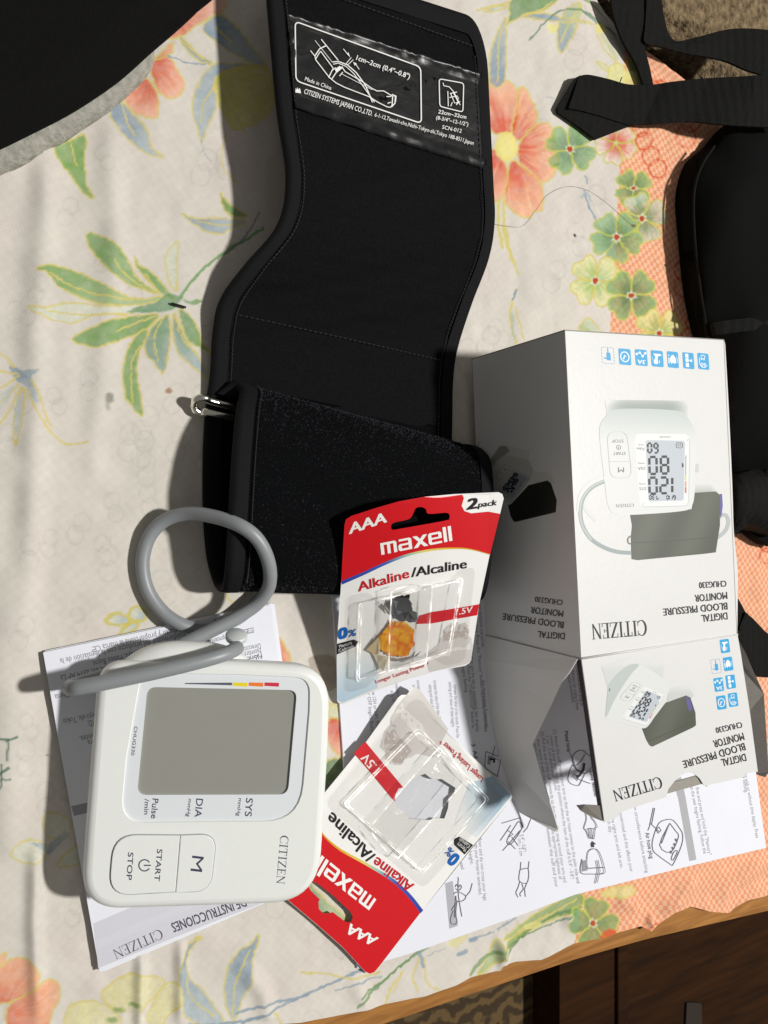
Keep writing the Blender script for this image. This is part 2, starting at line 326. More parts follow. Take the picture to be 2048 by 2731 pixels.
# faint ring motifs over the cloth, darker ones on the border
for k in range(230):
    cx, cy = rng.uniform(-40, 2090), rng.uniform(-20, 2740); ax = math.radians(rng.uniform(60, 120)); r = rng.uniform(18, 27); isb = P(cx, cy)[0] > np.interp(P(cx, cy)[1], bl[::-1, 1], bl[::-1, 0]) + .012
    if isb and rng.rand() < .2: continue
    for sgn in (-1, 1):
        c = np.array([cx + sgn * r * .85 * math.cos(ax), cy + sgn * r * .85 * math.sin(ax)]); p = c[None]; m = near(np.vstack([p, p]), r + 8); x, y = PX[m] + W1[m] * .5, PY[m] + W2[m] * .5
        if not x.size: continue
        d = np.abs(np.hypot((x - c[0]), (y - c[1]) * .92) - r); a = np.clip((3.4 - d) / 4 + .3, 0, 1) * np.clip(.25 + 1.5 * vnoise(x / 13 + k, y / 13, 61), 0, 1)
        mixin(m, a * (.8 if isb else .17), lin((206, 78, 42) if isb else (150, 145, 140)))
        if isb and k % 3 == 0:
            a = np.clip(.5 - (np.hypot(x - c[0], y - c[1]) - r) / 2, 0, 1); mixin(m, a * .4, lin((226, 110, 66)))
G1, G2, G3 = (112, 156, 78), (160, 184, 124), (100, 148, 104); BL1, BL2 = (128, 150, 168), (168, 182, 186); COR, COL2 = (214, 74, 36), (232, 158, 126)
A = lambda pts: tr(pts, 0, 550, .42194); B1 = lambda pts: tr(pts, 0, 0, .42194); B3 = lambda pts: tr(pts, 1300, 0, .45087); B6 = lambda pts: tr(pts, 1300, 600, .45087); B7 = lambda pts: tr(pts, 1000, 2200, .6317)
K6 = lambda pts: tr(pts, 200, 2300, .5425); K5 = lambda pts: tr(pts, 0, 1700, .4660); K1 = lambda pts: tr(pts, 100, 1300, .4822); K4 = lambda pts: tr(pts, 750, 1850, .3918)
def leafs(T, lst):
    for pts, c0, c1, vein in lst:
        petal(T(pts), c0, c1)
        if vein: stroke(T(vein), 4.5, YEL)
PALE = (206, 210, 190)
an = A([(1060, 610)])[0]
leafs(A, [([(170, 640), (280, 650), (400, 620), (540, 620), (700, 640), (900, 620), (820, 680), (600, 690), (480, 740), (350, 730), (250, 690)], PALE, (212, 214, 198), [(300, 670), (500, 690), (800, 690)]),
 ([(1055, 290), (1110, 230), (1130, 240), (1115, 400), (1120, 530), (1070, 480), (1050, 380)], PALE, PALE, None),
 ([(565, 165), (700, 230), (790, 320), (850, 430), (920, 500), (1000, 550), (900, 530), (780, 480), (680, 410), (600, 310), (550, 230)], G1, (128, 166, 100), [(715, 350), (780, 430), (960, 550)]),
 ([(230, 405), (300, 380), (420, 395), (560, 450), (700, 530), (800, 570), (920, 590), (1000, 570), (1030, 585), (900, 620), (700, 630), (560, 600), (430, 550), (350, 500), (290, 430)], G1, (158, 184, 124), [(310, 430), (480, 520), (700, 580), (900, 590)]),
 ([(850, 320), (880, 370), (960, 420), (1020, 480), (1100, 590), (1040, 570), (960, 500), (900, 430), (860, 380)], G1, G1, [(920, 430), (1000, 540)]),
 ([(450, 845), (560, 780), (680, 730), (820, 700), (1000, 685), (920, 780), (780, 840), (620, 895), (520, 880)], G1, G1, [(740, 790), (850, 740), (980, 700)]),
 ([(920, 780), (850, 830), (800, 920), (775, 1030), (785, 1180), (820, 1250), (895, 1325), (890, 1200), (870, 1100), (870, 980), (900, 880), (930, 830)], G1, G1, [(890, 880), (830, 1000), (835, 1240)]),
 ([(1050, 690), (970, 750), (920, 850), (920, 930), (970, 990), (1030, 1060), (1060, 950), (1075, 820), (1070, 720)], (108, 148, 110), (132, 156, 146), [(1040, 700), (975, 820), (995, 980)]),
 ([(1100, 680), (1090, 780), (1110, 900), (1160, 970), (1230, 1020), (1300, 1080), (1310, 1050), (1250, 950), (1180, 850), (1130, 750)], (118, 152, 130), (164, 182, 182), [(1110, 700), (1150, 840), (1250, 940)]),
 ([(1130, 650), (1210, 700), (1250, 780), (1280, 860), (1330, 930), (1250, 890), (1190, 850), (1150, 760)], (104, 146, 96), G1, None)])
petal(A([(800, 670), (900, 630), (1000, 600), (1040, 560), (1110, 560), (1140, 600), (1080, 660), (980, 670)]), G3, G3, out=None)
stroke(A([(1140, 580), (1200, 490), (1290, 390), (1430, 285), (1590, 190), (1659, 140)]), 8, (112, 156, 90)); petal(A([(1150, 590), (1200, 600), (1250, 588), (1278, 600), (1250, 622), (1190, 618)]), G3, G1, out=None)
# grey-blue sprig at the left edge
petal(A([(60, 1000), (130, 1040), (250, 1040), (190, 1090), (245, 1230), (210, 1235), (160, 1140), (100, 1100)]), BL1, BL2, out=None)
for pts in ([(-60, 930), (0, 925), (90, 1020)], [(-60, 1010), (0, 1040), (110, 1060)], [(-60, 1180), (20, 1140), (120, 1070)], [(-60, 1260), (0, 1250), (110, 1130)], [(-60, 1400), (20, 1350), (130, 1150)], [(170, 1160), (230, 1300), (320, 1430), (420, 1500), (550, 1490)], [(195, 1110), (250, 1210), (280, 1320), (320, 1390)], [(100, 1510), (80, 1420), (110, 1250), (140, 1150)], [(100, 1510), (140, 1330), (150, 1160)]): stroke(A(pts), 6, YEL)
petal(A([(100, 1240), (140, 1180), (135, 1330), (105, 1450), (90, 1400)]), BL2, BL2, out=None, al=.6); petal(A([(-80, 1230), (0, 1190), (90, 1130), (40, 1240), (-60, 1360)]), PALE, BL2, out=None, al=.6)
spot(A([(690, 1215)])[0], (12, 14), (120, 116, 108), .75, 9); spot(A([(680, 1270)])[0], (6, 10), (140, 136, 126), .6, 8); spot(A([(1065, 1166)])[0], (10, 7), (150, 96, 46), .75, 5)
# upper left sprays
petal(B1([(1150, 230), (1240, 160), (1330, 110), (1410, 70), (1430, -40), (1250, -60), (1150, 120), (1050, 250)]), (220, 120, 86), (232, 184, 160), B1([(1100, 100)])[0], sc=COR)
petal(B1([(945, 420), (1000, 380), (1060, 370), (1110, 440), (1165, 540), (1120, 620), (1060, 635), (1000, 600), (960, 500)]), (216, 80, 38), (236, 176, 144), B1([(930, 400)])[0], sc=COR)
petal(B1([(780, 620), (860, 560), (920, 500), (985, 600), (995, 740), (960, 760), (880, 740), (820, 690)]), (216, 80, 38), (236, 176, 144), B1([(940, 490)])[0], sc=COR)
petal(B1([(960, 390), (1010, 350), (1085, 270), (1090, 330), (1050, 370)]), (216, 130, 90), (226, 160, 120), out=YEL)
leafs(B1, [([(1280, 180), (1380, 90), (1480, 150), (1600, 300), (1700, 440), (1560, 380), (1400, 290)], BL1, BL2, [(1360, 170), (1470, 270)]), ([(1130, 225), (1180, 260), (1250, 340), (1340, 400), (1280, 390), (1200, 340), (1150, 280)], (140, 160, 130), BL1, [(1150, 260), (1280, 370)]),
 ([(1700, 420), (1460, 400), (1360, 405), (1280, 480), (1225, 600), (1215, 700), (1250, 820), (1280, 890), (1310, 800), (1360, 700), (1370, 600), (1350, 560), (1400, 470), (1500, 430)], BL1, BL2, [(1350, 550), (1290, 650), (1265, 770)]),
 ([(750, 640), (850, 740), (920, 830), (960, 940), (1030, 995), (900, 960), (760, 840), (690, 720)], BL1, BL2, [(760, 640), (800, 770), (850, 860)]),
 ([(540, 850), (440, 890), (345, 935), (370, 1020), (450, 1120), (510, 1200), (590, 1260), (545, 1150), (535, 1000)], (104, 154, 54), (112, 158, 66), [(450, 900), (470, 1000), (490, 1050)]),
 ([(1360, 500), (1430, 450), (1560, 420), (1700, 450), (1720, 700), (1500, 820), (1430, 750), (1370, 600)], (190, 186, 90), (212, 206, 120), None),
 ([(1145, 1350), (1240, 1380), (1400, 1380), (1560, 1400), (1450, 1450), (1400, 1485), (1300, 1460), (1220, 1410)], BL1, BL2, [(1250, 1400), (1400, 1425), (1500, 1410)]), ([(1390, 1220), (1450, 1290), (1560, 1360), (1500, 1370), (1420, 1330)], (110, 140, 70), G1, None)])
for pts in ([(1430, 850), (1400, 980), (1420, 1080), (1500, 1150)], [(1480, 700), (1560, 850)]): stroke(B1(pts), 5, YEL, .7)
stroke(B1([(1060, 370), (1200, 400), (1300, 405)]), 4, BL1); stroke(B1([(1280, 880), (1285, 960), (1340, 1020)]), 2.5, BL1, .6); stroke(B1([(1440, 1600), (1560, 1480), (1640, 1340)]), 4, (110, 130, 120))
# big coral flower and its neighbours
ctr = B3([(110, 870)])[0]
for pts in ([(20, 1180), (-60, 1100), (-80, 900), (20, 880), (80, 930), (130, 1060), (100, 1160), (40, 1200)], [(20, 780), (-40, 600), (10, 480), (60, 470), (130, 490), (175, 540), (190, 640), (160, 770), (100, 790)], [(140, 780), (170, 640), (180, 530), (220, 520), (260, 590), (295, 690), (260, 770), (190, 830)],
            [(180, 870), (260, 760), (320, 730), (375, 760), (410, 880), (418, 960), (390, 1040), (340, 1080), (270, 1050), (200, 980)], [(140, 950), (200, 980), (300, 1060), (330, 1130), (322, 1240), (280, 1250), (245, 1285), (170, 1270), (100, 1180), (110, 1080)]):
    petal(B3(pts), (214, 70, 22), (240, 180, 138), ctr, sc=(204, 50, 12), streak=.42)
spot(ctr, (30, 40), (226, 214, 130), 1, 6); spot(ctr, (20, 28), (232, 222, 150), .7, 8)
def bloom(c, r, n, rot, ci, co, out=(190, 192, 84), sq=1., heart=True, sc=None):
    c = np.array(c, float)
    for k in range(n):
        a = rot + 2 * math.pi * k / n; e = np.array([math.cos(a), math.sin(a)]); f = np.array([-e[1], e[0]]); w_ = .62 * math.sin(math.pi / n) * 2
        petal([c + r * (e * q[0] + f * q[1] * w_ * sq) for q in ((.08, 0), (.4, .42), (.78, .58), (.98, .34), (.92, .05), (1., -.3), (.8, -.58), (.4, -.42))], ci, co, c, out=out, ow=4.5, sc=sc, streak=.3)
    if heart:
        petal([c + r * (.22 if i % 2 else .13) * np.array([math.cos(i * math.pi / 6), math.sin(i * math.pi / 6)]) for i in range(12)], (214, 220, 196), (214, 220, 196), c, out=None, n=1); spot(c, r * .11, (178, 74, 34), 1, 3)
bloom(B3([(760, 850)])[0], 56, 5, .5, (206, 62, 30), (226, 214, 200), sc=(206, 56, 24), heart=False)
GI, GO, GD = (84, 132, 86), (130, 172, 108), (60, 112, 56)
bloom(B3([(490, 880)])[0], 68, 4, .55, GI, GO, sc=GD); bloom(B3([(862, 1115)])[0], 50, 4, .9, GI, GO, sc=GD); bloom(B3([(917, 1292)])[0], 66, 4, 1.2, (92, 138, 92), (196, 204, 184), sc=GD); bloom(B3([(762, 1405)])[0], 70, 5, .3, GI, (136, 178, 118), sc=GD)
bloom(B6([(640, 330)])[0], 70, 4, .9, (160, 186, 96), (222, 218, 158), out=(208, 188, 84)); bloom(B6([(852, 415)])[0], 68, 4, .75, (70, 122, 78), (128, 172, 112), sc=GD); bloom(B6([(1015, 640)])[0], 66, 4, .9, (140, 176, 90), (222, 216, 150), out=(208, 188, 84))
petal(B6([(545, 620), (560, 575), (600, 550), (640, 585), (670, 640)]), G2, PALE); spot(B3([(860, 1335)])[0], (7, 5), (110, 84, 60), .8); spot(B3([(515, 1395)])[0], (3.2, 5), (24, 18, 14), 1)
for pts in ([(65, 1190), (65, 1340), (90, 1460)], [(95, 1190), (100, 1380), (155, 1560)]): stroke(B3(pts), 8, (208, 196, 96), .8)
stroke(B6([(60, 0), (80, 130)]), 6, YEL); stroke(B6([(105, 0), (140, 170), (182, 292)]), 6, YEL); stroke(B6([(175, 380), (140, 470), (140, 600), (165, 700)]), 6, YEL); stroke(B6([(160, 480), (185, 600), (210, 690)]), 4, YEL); stroke(B6([(172, 385), (150, 440)]), 7, BL1); stroke(B6([(145, 520), (150, 680)]), 6, (176, 190, 170), .7)
leafs(B3, [([(130, 110), (150, -10), (420, -30), (340, 60), (200, 95), (110, 150)], (94, 140, 78), (110, 152, 88), [(220, 90), (300, 70), (380, 10)]), ([(15, 500), (20, 300), (70, 170), (110, 110), (110, 300), (95, 490)], BL1, BL2, [(60, 480), (70, 250), (100, 150)]), ([(430, 320), (410, 200), (450, 80), (530, 20), (550, 70), (500, 220)], BL1, (176, 192, 150), [(430, 250), (480, 140), (540, 40)]),
 ([(210, 100), (350, 80), (460, 110), (620, 140), (480, 130), (330, 120)], BL1, BL2, None), ([(830, 340), (870, 390), (910, 500), (850, 430)], G1, G2, None), ([(640, 370), (690, 380), (720, 420), (690, 410)], PALE, PALE, None), ([(-20, 70), (60, 30), (120, 40), (60, 60)], BL2, PALE, None)])
petal(B3([(710, 470), (720, 400), (770, 375), (815, 410), (830, 500), (760, 500)]), (212, 210, 130), (220, 216, 150)); petal(B3([(830, 490), (800, 440), (880, 420), (930, 520)]), (212, 210, 130), (220, 216, 150), out=None)
for pts, wd, c in (([(250, 240), (330, 140), (430, 65), (560, 65), (700, 150), (770, 200)], 5, (94, 132, 100)), ([(560, 70), (650, 130), (760, 190)], 5, (94, 132, 100)), ([(-60, 60), (60, 30), (130, 10)], 6, YEL), ([(560, -10), (660, 40), (740, 100)], 10, (130, 160, 90)), ([(650, 200), (700, 300), (770, 370)], 5, YEL), ([(670, 190), (730, 290), (770, 350)], 8, (196, 200, 150)), ([(570, 1130), (600, 1230), (640, 1290)], 5, BL1), ([(555, 1170), (580, 1140), (615, 1190)], 6, BL2), ([(340, 575), (430, 605)], 3, BL2), ([(580, 1040), (590, 1080)], 4, BL1)): stroke(B3(pts), wd, c, .8)
spot(B3([(380, 170)])[0], 14, (222, 216, 140), .9, 7); spot(B3([(670, 165)])[0], 15, (222, 212, 130), .9, 7)
# lower left
for pts in ([(-80, 1950), (0, 1880), (60, 1840), (140, 1830), (190, 1860), (225, 1930), (150, 2050), (-80, 2100)], [(40, 2120), (150, 2040), (230, 1965), (310, 1960), (342, 2000), (340, 2070), (300, 2150), (250, 2260), (60, 2260)], [(-60, 1900), (0, 1820), (40, 1800), (20, 1860)]):
    petal(K5(pts), (216, 96, 52), (236, 172, 128), K5([(-40, 2200)])[0], sc=(212, 84, 40), al=.85)
petal(K5([(250, 1020), (320, 1005), (400, 1050), (385, 1130), (330, 1150), (262, 1130)]), PALE, (214, 212, 196)); petal(K5([(60, 1235), (130, 1165), (220, 1160), (272, 1210), (220, 1280), (120, 1285)]), PALE, (214, 212, 196)); petal(K5([(330, 1310), (370, 1240), (440, 1190), (480, 1250), (440, 1300)]), PALE, PALE)
petal(K5([(262, 1225), (290, 1170), (360, 1110), (385, 1130), (310, 1210), (285, 1240)]), BL1, BL2, out=None, al=.75); petal(K5([(180, 1170), (260, 1180), (265, 1215), (215, 1200)]), BL1, BL2, out=None, al=.7)
for pts, wd in (([(-40, 560), (30, 580), (92, 565)], 8), ([(45, 580), (38, 690)], 6), ([(-30, 790), (50, 735)], 8), ([(5, 720), (10, 800), (60, 805)], 7), ([(0, 860), (8, 780)], 6)): stroke(K5(pts), wd, (72, 112, 92), .8)
spot(K5([(270, 672)])[0], (5, 2.5), (90, 84, 70), .8); YF = ((214, 208, 150), (216, 210, 168))
petal(K6([(130, 650), (200, 580), (280, 540), (340, 550), (430, 575), (430, 625), (350, 690), (300, 720), (200, 720)]), *YF); petal(K6([(380, 700), (430, 610), (500, 585), (535, 650), (450, 760), (400, 810), (350, 760)]), *YF); petal(K6([(-30, 710), (60, 680), (150, 700), (220, 760), (190, 820), (-40, 830)]), *YF); petal(K6([(230, 760), (290, 700), (340, 760), (330, 830), (230, 830)]), (220, 214, 196), (220, 214, 196), out=None)
for q in ((215, 722), (180, 770), (290, 692)): spot(K6([q])[0], (15, 7), (128, 158, 90), .8, 6)
leafs(K6, [([(610, 372), (560, 400), (520, 480), (503, 560), (525, 650), (530, 740), (620, 790), (730, 790), (680, 700), (620, 620), (570, 580), (545, 500), (560, 440)], BL1, BL2, [(545, 560), (570, 660), (680, 750)]), ([(905, 360), (860, 400), (810, 430), (755, 510), (735, 600), (742, 700), (780, 775), (820, 680), (862, 600), (868, 500)], BL1, BL2, [(860, 430), (800, 560), (775, 740)])])
for pts, wd, c in (([(790, 740), (950, 690), (1080, 670), (1250, 600), (1400, 530), (1440, 500)], 7, BL1), ([(820, 785), (1000, 710), (1150, 650)], 5, BL1), ([(560, 790), (760, 785), (900, 760)], 8, BL1), ([(1110, 545), (1250, 550), (1360, 572), (1500, 535)], 6, YEL), ([(1400, 660), (1540, 560), (1680, 440)], 5, (104, 142, 88)), ([(1560, 640), (1600, 570), (1610, 540)], 4, YEL), ([(600, 372), (615, 366)], 14, YEL), ([(1000, 760), (980, 730), (1010, 790)], 5, YEL), ([(1280, 630), (1400, 590), (1500, 560)], 4, BL1)): stroke(K6(pts), wd, c, .8)
# behind the hose, between monitor and leaflet, along the hem
for q in (((380, 730), (440, 695), (510, 730), (490, 760), (400, 755)), ((505, 690), (550, 660), (600, 690), (590, 730), (530, 735)), ((455, 815), (500, 760), (560, 745), (540, 790))): petal(K1(q), PALE, BL2, out=(200, 186, 70), ow=9)
stroke(K1([(1045, 550), (1050, 600), (1075, 630)]), 6, YEL); stroke(K1([(620, 800), (700, 780)]), 5, YEL)
petal(K1([(1290, 810), (1360, 860), (1400, 950), (1405, 1100), (1320, 1100), (1280, 950)]), (212, 110, 70), (230, 170, 130)); petal(K1([(1500, 950), (1640, 940), (1659, 1100), (1560, 1120)]), (110, 84, 60), (150, 120, 80), out=None, al=.5)
petal(K4([(310, 60), (390, 100), (400, 180), (320, 150)]), (210, 206, 150), PALE); petal(K4([(320, 180), (400, 180), (420, 420), (350, 380), (300, 280)]), (206, 62, 26), (232, 170, 140), K4([(400, 180)])[0], sc=COR); petal(K4([(290, 470), (430, 460), (430, 700), (270, 700)]), (76, 118, 58), (96, 134, 70)); petal(K4([(180, 1280), (300, 1400), (470, 1560), (380, 1560), (240, 1480)]), G3, G2, out=YEL, al=.7)
leafs(B7, [([(870, 290), (780, 315), (640, 400), (540, 480), (600, 470), (740, 405), (870, 345)], (128, 154, 80), (150, 172, 104), [(600, 450), (720, 385), (850, 315)]), ([(480, 590), (560, 490), (640, 440), (620, 470), (560, 520)], G2, G1, None), ([(430, 630), (480, 540), (510, 480), (540, 540), (480, 600)], G2, (176, 188, 150), None)])
for pts, wd, c in (([(870, 345), (760, 380), (640, 450), (540, 560)], 6, (92, 130, 88)), ([(840, 375), (740, 420), (620, 470), (560, 520)], 5, (92, 130, 88)), ([(540, 520), (460, 560), (400, 630)], 9, (116, 150, 92)), ([(220, 515), (100, 600), (0, 690), (-80, 760)], 7, (98, 140, 84)), ([(300, 520), (220, 550)], 2, BL1), ([(190, 560), (160, 640), (180, 700)], 6, YEL), ([(210, 570), (215, 660), (260, 690)], 6, YEL), ([(190, 540), (205, 600)], 9, BL1), ([(120, 620), (60, 700), (40, 760)], 6, YEL), ([(400, 490), (450, 470), (500, 450)], 4, BL1), ([(355, 545), (385, 535)], 12, BL1), ([(405, 490), (425, 480)], 12, BL1), ([(520, 440), (590, 395)], 5, BL1), ([(370, 470), (330, 500)], 25, (216, 208, 150)), ([(640, 430), (690, 420)], 16, (216, 208, 130))): stroke(B7(pts), wd, c, .75)
petal(B7([(950, 300), (990, 270), (1080, 258), (1090, 290), (1000, 305)]), (212, 206, 130), (216, 210, 150)); bloom(B7([(918, 413)])[0], 66, 4, .2, (88, 134, 80), (120, 160, 96)); petal(B7([(940, 470), (960, 440), (1010, 440), (990, 470)]), COR, COR, out=None)
idx = np.arange(nx * ny).reshape(nx, ny); F4 = np.stack([idx[:-1, :-1], idx[1:, :-1], idx[1:, 1:], idx[:-1, 1:]], -1).reshape(-1, 4)
me = D.meshes.new('bed_sheet'); me.vertices.add(nx * ny); me.vertices.foreach_set('co', np.stack([X, Y, Z], -1).astype(np.float32).ravel())
me.loops.add(F4.size); me.loops.foreach_set('vertex_index', F4.ravel().astype(np.int32)); me.polygons.add(len(F4)); me.polygons.foreach_set('loop_start', np.arange(0, F4.size, 4, dtype=np.int32))
me.polygons.foreach_set('use_smooth', np.ones(len(F4), bool)); me.update(calc_edges=True)
at_ = me.color_attributes.new('Col', 'FLOAT_COLOR', 'POINT'); cc = np.ones((nx * ny, 4), np.float32); cc[:, :3] = np.clip(COL, 0, 1).reshape(-1, 3); cc[:, 3] = CHK.ravel(); at_.data.foreach_set('color', cc.ravel())
m = D.materials.new('printed_cotton'); m.use_nodes = True; nt = m.node_tree; b = nt.nodes['Principled BSDF']; b.inputs['Roughness'].default_value = .85; b.inputs['Specular IOR Level'].default_value = .2; b.inputs['Sheen Weight'].default_value = .05
a = nd(nt, 'ShaderNodeAttribute', attribute_name='Col'); tc = nt.nodes.new('ShaderNodeTexCoord'); mp = nd(nt, 'ShaderNodeMapping'); mp.inputs['Rotation'].default_value = (0, 0, math.radians(38)); nt.links.new(tc.outputs['Object'], mp.inputs[0])
mpc = nd(nt, 'ShaderNodeMapping'); mpc.inputs['Rotation'].default_value = (0, 0, math.radians(7)); mpc.inputs['Location'].default_value = (0, 0, .0002); nt.links.new(tc.outputs['Object'], mpc.inputs[0])
fl = nd(nt, 'ShaderNodeVectorMath', operation='MULTIPLY'); fl.inputs[1].default_value = (1, 1, 0); nt.links.new(mpc.outputs[0], fl.inputs[0]); fa = nd(nt, 'ShaderNodeVectorMath', operation='ADD'); fa.inputs[1].default_value = (0, 0, .0003); cn = nd(nt, 'ShaderNodeTexNoise', Scale=220.); nt.links.new(tc.outputs['Object'], cn.inputs['Vector']); cs_ = nd(nt, 'ShaderNodeVectorMath', operation='MULTIPLY_ADD'); cs_.inputs[1].default_value = (.0022, .0022, 0); nt.links.new(cn.outputs[1], cs_.inputs[0]); nt.links.new(fl.outputs[0], cs_.inputs[2]); nt.links.new(cs_.outputs[0], fa.inputs[0])
ck = nd(nt, 'ShaderNodeTexChecker', Scale=1 / .0033); ck.inputs[1].default_value = (*lin((226, 152, 114)), 1); ck.inputs[2].default_value = (*lin((232, 184, 152)), 1); nt.links.new(fa.outputs[0], ck.inputs[0])
ck2 = nd(nt, 'ShaderNodeTexChecker', Scale=1 / .0033); ck2.inputs[1].default_value = (.982, .982, .982, 1); ck2.inputs[2].default_value = (1.008, 1.008, 1.008, 1); nt.links.new(fa.outputs[0], ck2.inputs[0])
dv_ = nd(nt, 'ShaderNodeMix', data_type='RGBA'); nt.links.new(a.outputs['Alpha'], dv_.inputs[0]); dv_.inputs[6].default_value = (1, 1, 1, 1)
ckn = nd(nt, 'ShaderNodeMix', data_type='RGBA', blend_type='DIVIDE'); ckn.inputs[0].default_value = 1; nt.links.new(ck.outputs[0], ckn.inputs[6]); ckn.inputs[7].default_value = (*lin((232, 168, 138)), 1)
nt.links.new(ckn.outputs[2], dv_.inputs[7]); mu = nd(nt, 'ShaderNodeMix', data_type='RGBA', blend_type='MULTIPLY'); mu.inputs[0].default_value = 1; nt.links.new(a.outputs['Color'], mu.inputs[6]); nt.links.new(dv_.outputs[2], mu.inputs[7])
mu2 = nd(nt, 'ShaderNodeMix', data_type='RGBA', blend_type='MULTIPLY'); mu2.inputs[0].default_value = 1; nt.links.new(mu.outputs[2], mu2.inputs[6]); nt.links.new(ck2.outputs[0], mu2.inputs[7]); nt.links.new(mu2.outputs[2], b.inputs['Base Color'])
wv = nd(nt, 'ShaderNodeTexWave', bands_direction='X', Scale=260., Distortion=1.5); nt.links.new(mp.outputs[0], wv.inputs['Vector']); nz = nd(nt, 'ShaderNodeTexNoise', Scale=900.); nt.links.new(tc.outputs['Object'], nz.inputs['Vector'])
ad = nd(nt, 'ShaderNodeMath', operation='ADD'); nt.links.new(wv.outputs[1], ad.inputs[0]); nt.links.new(nz.outputs[0], ad.inputs[1]); bp = nd(nt, 'ShaderNodeBump', Strength=.2, Distance=.0002); nt.links.new(ad.outputs[0], bp.inputs['Height']); nt.links.new(bp.outputs[0], b.inputs['Normal'])
me.materials.append(m); sheet = D.objects.new('bed_sheet', me); C.objects.link(sheet); tag(sheet, 'off-white cotton bed sheet printed with coral and green flowers and a coral checked border', 'bed sheet')
# mattress under the sheet, wooden side rail, floor
def sweep_box(name, top, bot, z0, z1, mat, parent=None):
    V = [P(*q, 0) for q in top] + [P(*q, 0) for q in bot]; n = len(top); A_ = Acc(); lo_ = [np.array([v[0], v[1], z0]) for v in V]; hi = [np.array([v[0], v[1], z1]) for v in V]
    A_.add(lo_ + hi, [(i, i + 1, n + i + 1, n + i) for i in range(n - 1)] + [(2 * n + i, 3 * n + i, 3 * n + i + 1, 2 * n + i + 1) for i in range(n - 1)] + [(i, 2 * n + i, 2 * n + i + 1, i + 1) for i in range(n - 1)] + [(n + i, n + i + 1, 3 * n + i + 1, 3 * n + i) for i in range(n - 1)] + [(0, n, 3 * n, 2 * n), (n - 1, 3 * n - 1, 4 * n - 1, 2 * n - 1)])
    return A_.build(name, mat, parent)
def wood(name, c1, c2, sc, rot, rough=.5):
    m = D.materials.new(name); m.use_nodes = True; nt = m.node_tree; b = nt.nodes['Principled BSDF']; b.inputs['Roughness'].default_value = rough; b.inputs['Specular IOR Level'].default_value = .5 if rough < .7 else .1
    tc = nt.nodes.new('ShaderNodeTexCoord'); mp = nd(nt, 'ShaderNodeMapping'); mp.inputs['Rotation'].default_value = (0, 0, rot); mp.inputs['Scale'].default_value = (1, 9, 9); nt.links.new(tc.outputs['Object'], mp.inputs[0])
    n = nd(nt, 'ShaderNodeTexNoise', Scale=sc, Detail=7., Distortion=.6); nt.links.new(mp.outputs[0], n.inputs['Vector']); r = nd(nt, 'ShaderNodeValToRGB'); r.color_ramp.elements[0].position = .35; r.color_ramp.elements[1].position = .65
    r.color_ramp.elements[0].color = (*c1, 1); r.color_ramp.elements[1].color = (*c2, 1); nt.links.new(n.outputs[0], r.inputs[0]); nt.links.new(r.outputs[0], b.inputs['Base Color']); return m
M_rail = wood('varnished_pine', lin((140, 90, 30)), lin((170, 116, 50)), 22, .05); M_dark = wood('dark_varnish', lin((38, 21, 8)), lin((54, 31, 12)), 8, 1.57, .8)
bed = thing('wooden_bed', 'honey coloured wooden bed rail running under the hem of the sheet', 'bed', P(1500, 2540, -.05))
sweep_box('side_rail', [(600, 2700), (1000, 2640), (1253, 2560), (1543, 2470), (1727, 2420), (2048, 2330), (2200, 2290)], [(500, 2830), (1000, 2752), (1253, 2664), (1543, 2566), (1727, 2513), (2048, 2437), (2200, 2400)], -.045, -.004, M_rail, bed)
mtv = Acc(); B_ = [(x, y) for x, y in zip(gx[::30], yb[::30] + .03)] + [(x, y) for x, y in zip(gx[::-30], yt[::-30] - .012)]
mtv.add([(x, y, -.012) for x, y in B_] + [(x, y, -.16) for x, y in B_], [(i, (i + 1) % len(B_), len(B_) + (i + 1) % len(B_), len(B_) + i) for i in range(len(B_))] + [tuple(range(len(B_)))]); mtv.build('mattress', material('mattress_ticking', (.35, .3, .25), .9), bed)
fz = -.42; M_floor = material('floor_tile', lin((46, 32, 18)), .6, noise=.3, nscale=6)
tag(mesh_obj('floor', [(-2, -2.5, fz), (3, -2.5, fz), (3, 2.5, fz), (-2, 2.5, fz)], [(0, 1, 2, 3)], M_floor), kind='structure')
rug_m = D.materials.new('patterned_rug'); rug_m.use_nodes = True; nt = rug_m.node_tree; b = nt.nodes['Principled BSDF']; b.inputs['Roughness'].default_value = .95; tc = nt.nodes.new('ShaderNodeTexCoord')
wv = nd(nt, 'ShaderNodeTexWave', wave_type='RINGS', Scale=14., Distortion=9., Detail=2.); wv.inputs['Detail Scale'].default_value = 2.2; nt.links.new(tc.outputs['Object'], wv.inputs['Vector']); r = nd(nt, 'ShaderNodeValToRGB'); r.color_ramp.elements[0].color = (*lin((58, 44, 24)), 1); r.color_ramp.elements[1].color = (*lin((96, 76, 44)), 1); r.color_ramp.elements[0].position = .3; r.color_ramp.elements[1].position = .75
nt.links.new(wv.outputs[0], r.inputs[0]); nt.links.new(r.outputs[0], b.inputs['Base Color'])
q = [P(a, c, fz + .006) for a, c in ((300, 2660), (1478, 2300), (1488, 3200), (300, 3200))]
rg = Acc(); rg.add([v for v in q] + [v - np.array([0, 0, .005]) for v in q], [(0, 1, 2, 3), (0, 4, 5, 1), (1, 5, 6, 2), (2, 6, 7, 3), (3, 7, 4, 0)]); tag(rg.build('floor_rug', rug_m), 'brown scroll-patterned rug on the floor beside the bed', 'rug')
cab = thing('wooden_cabinet', 'dark brown wooden cabinet standing below the bed rail with a small metal catch', 'cabinet', P(1800, 2600, fz))
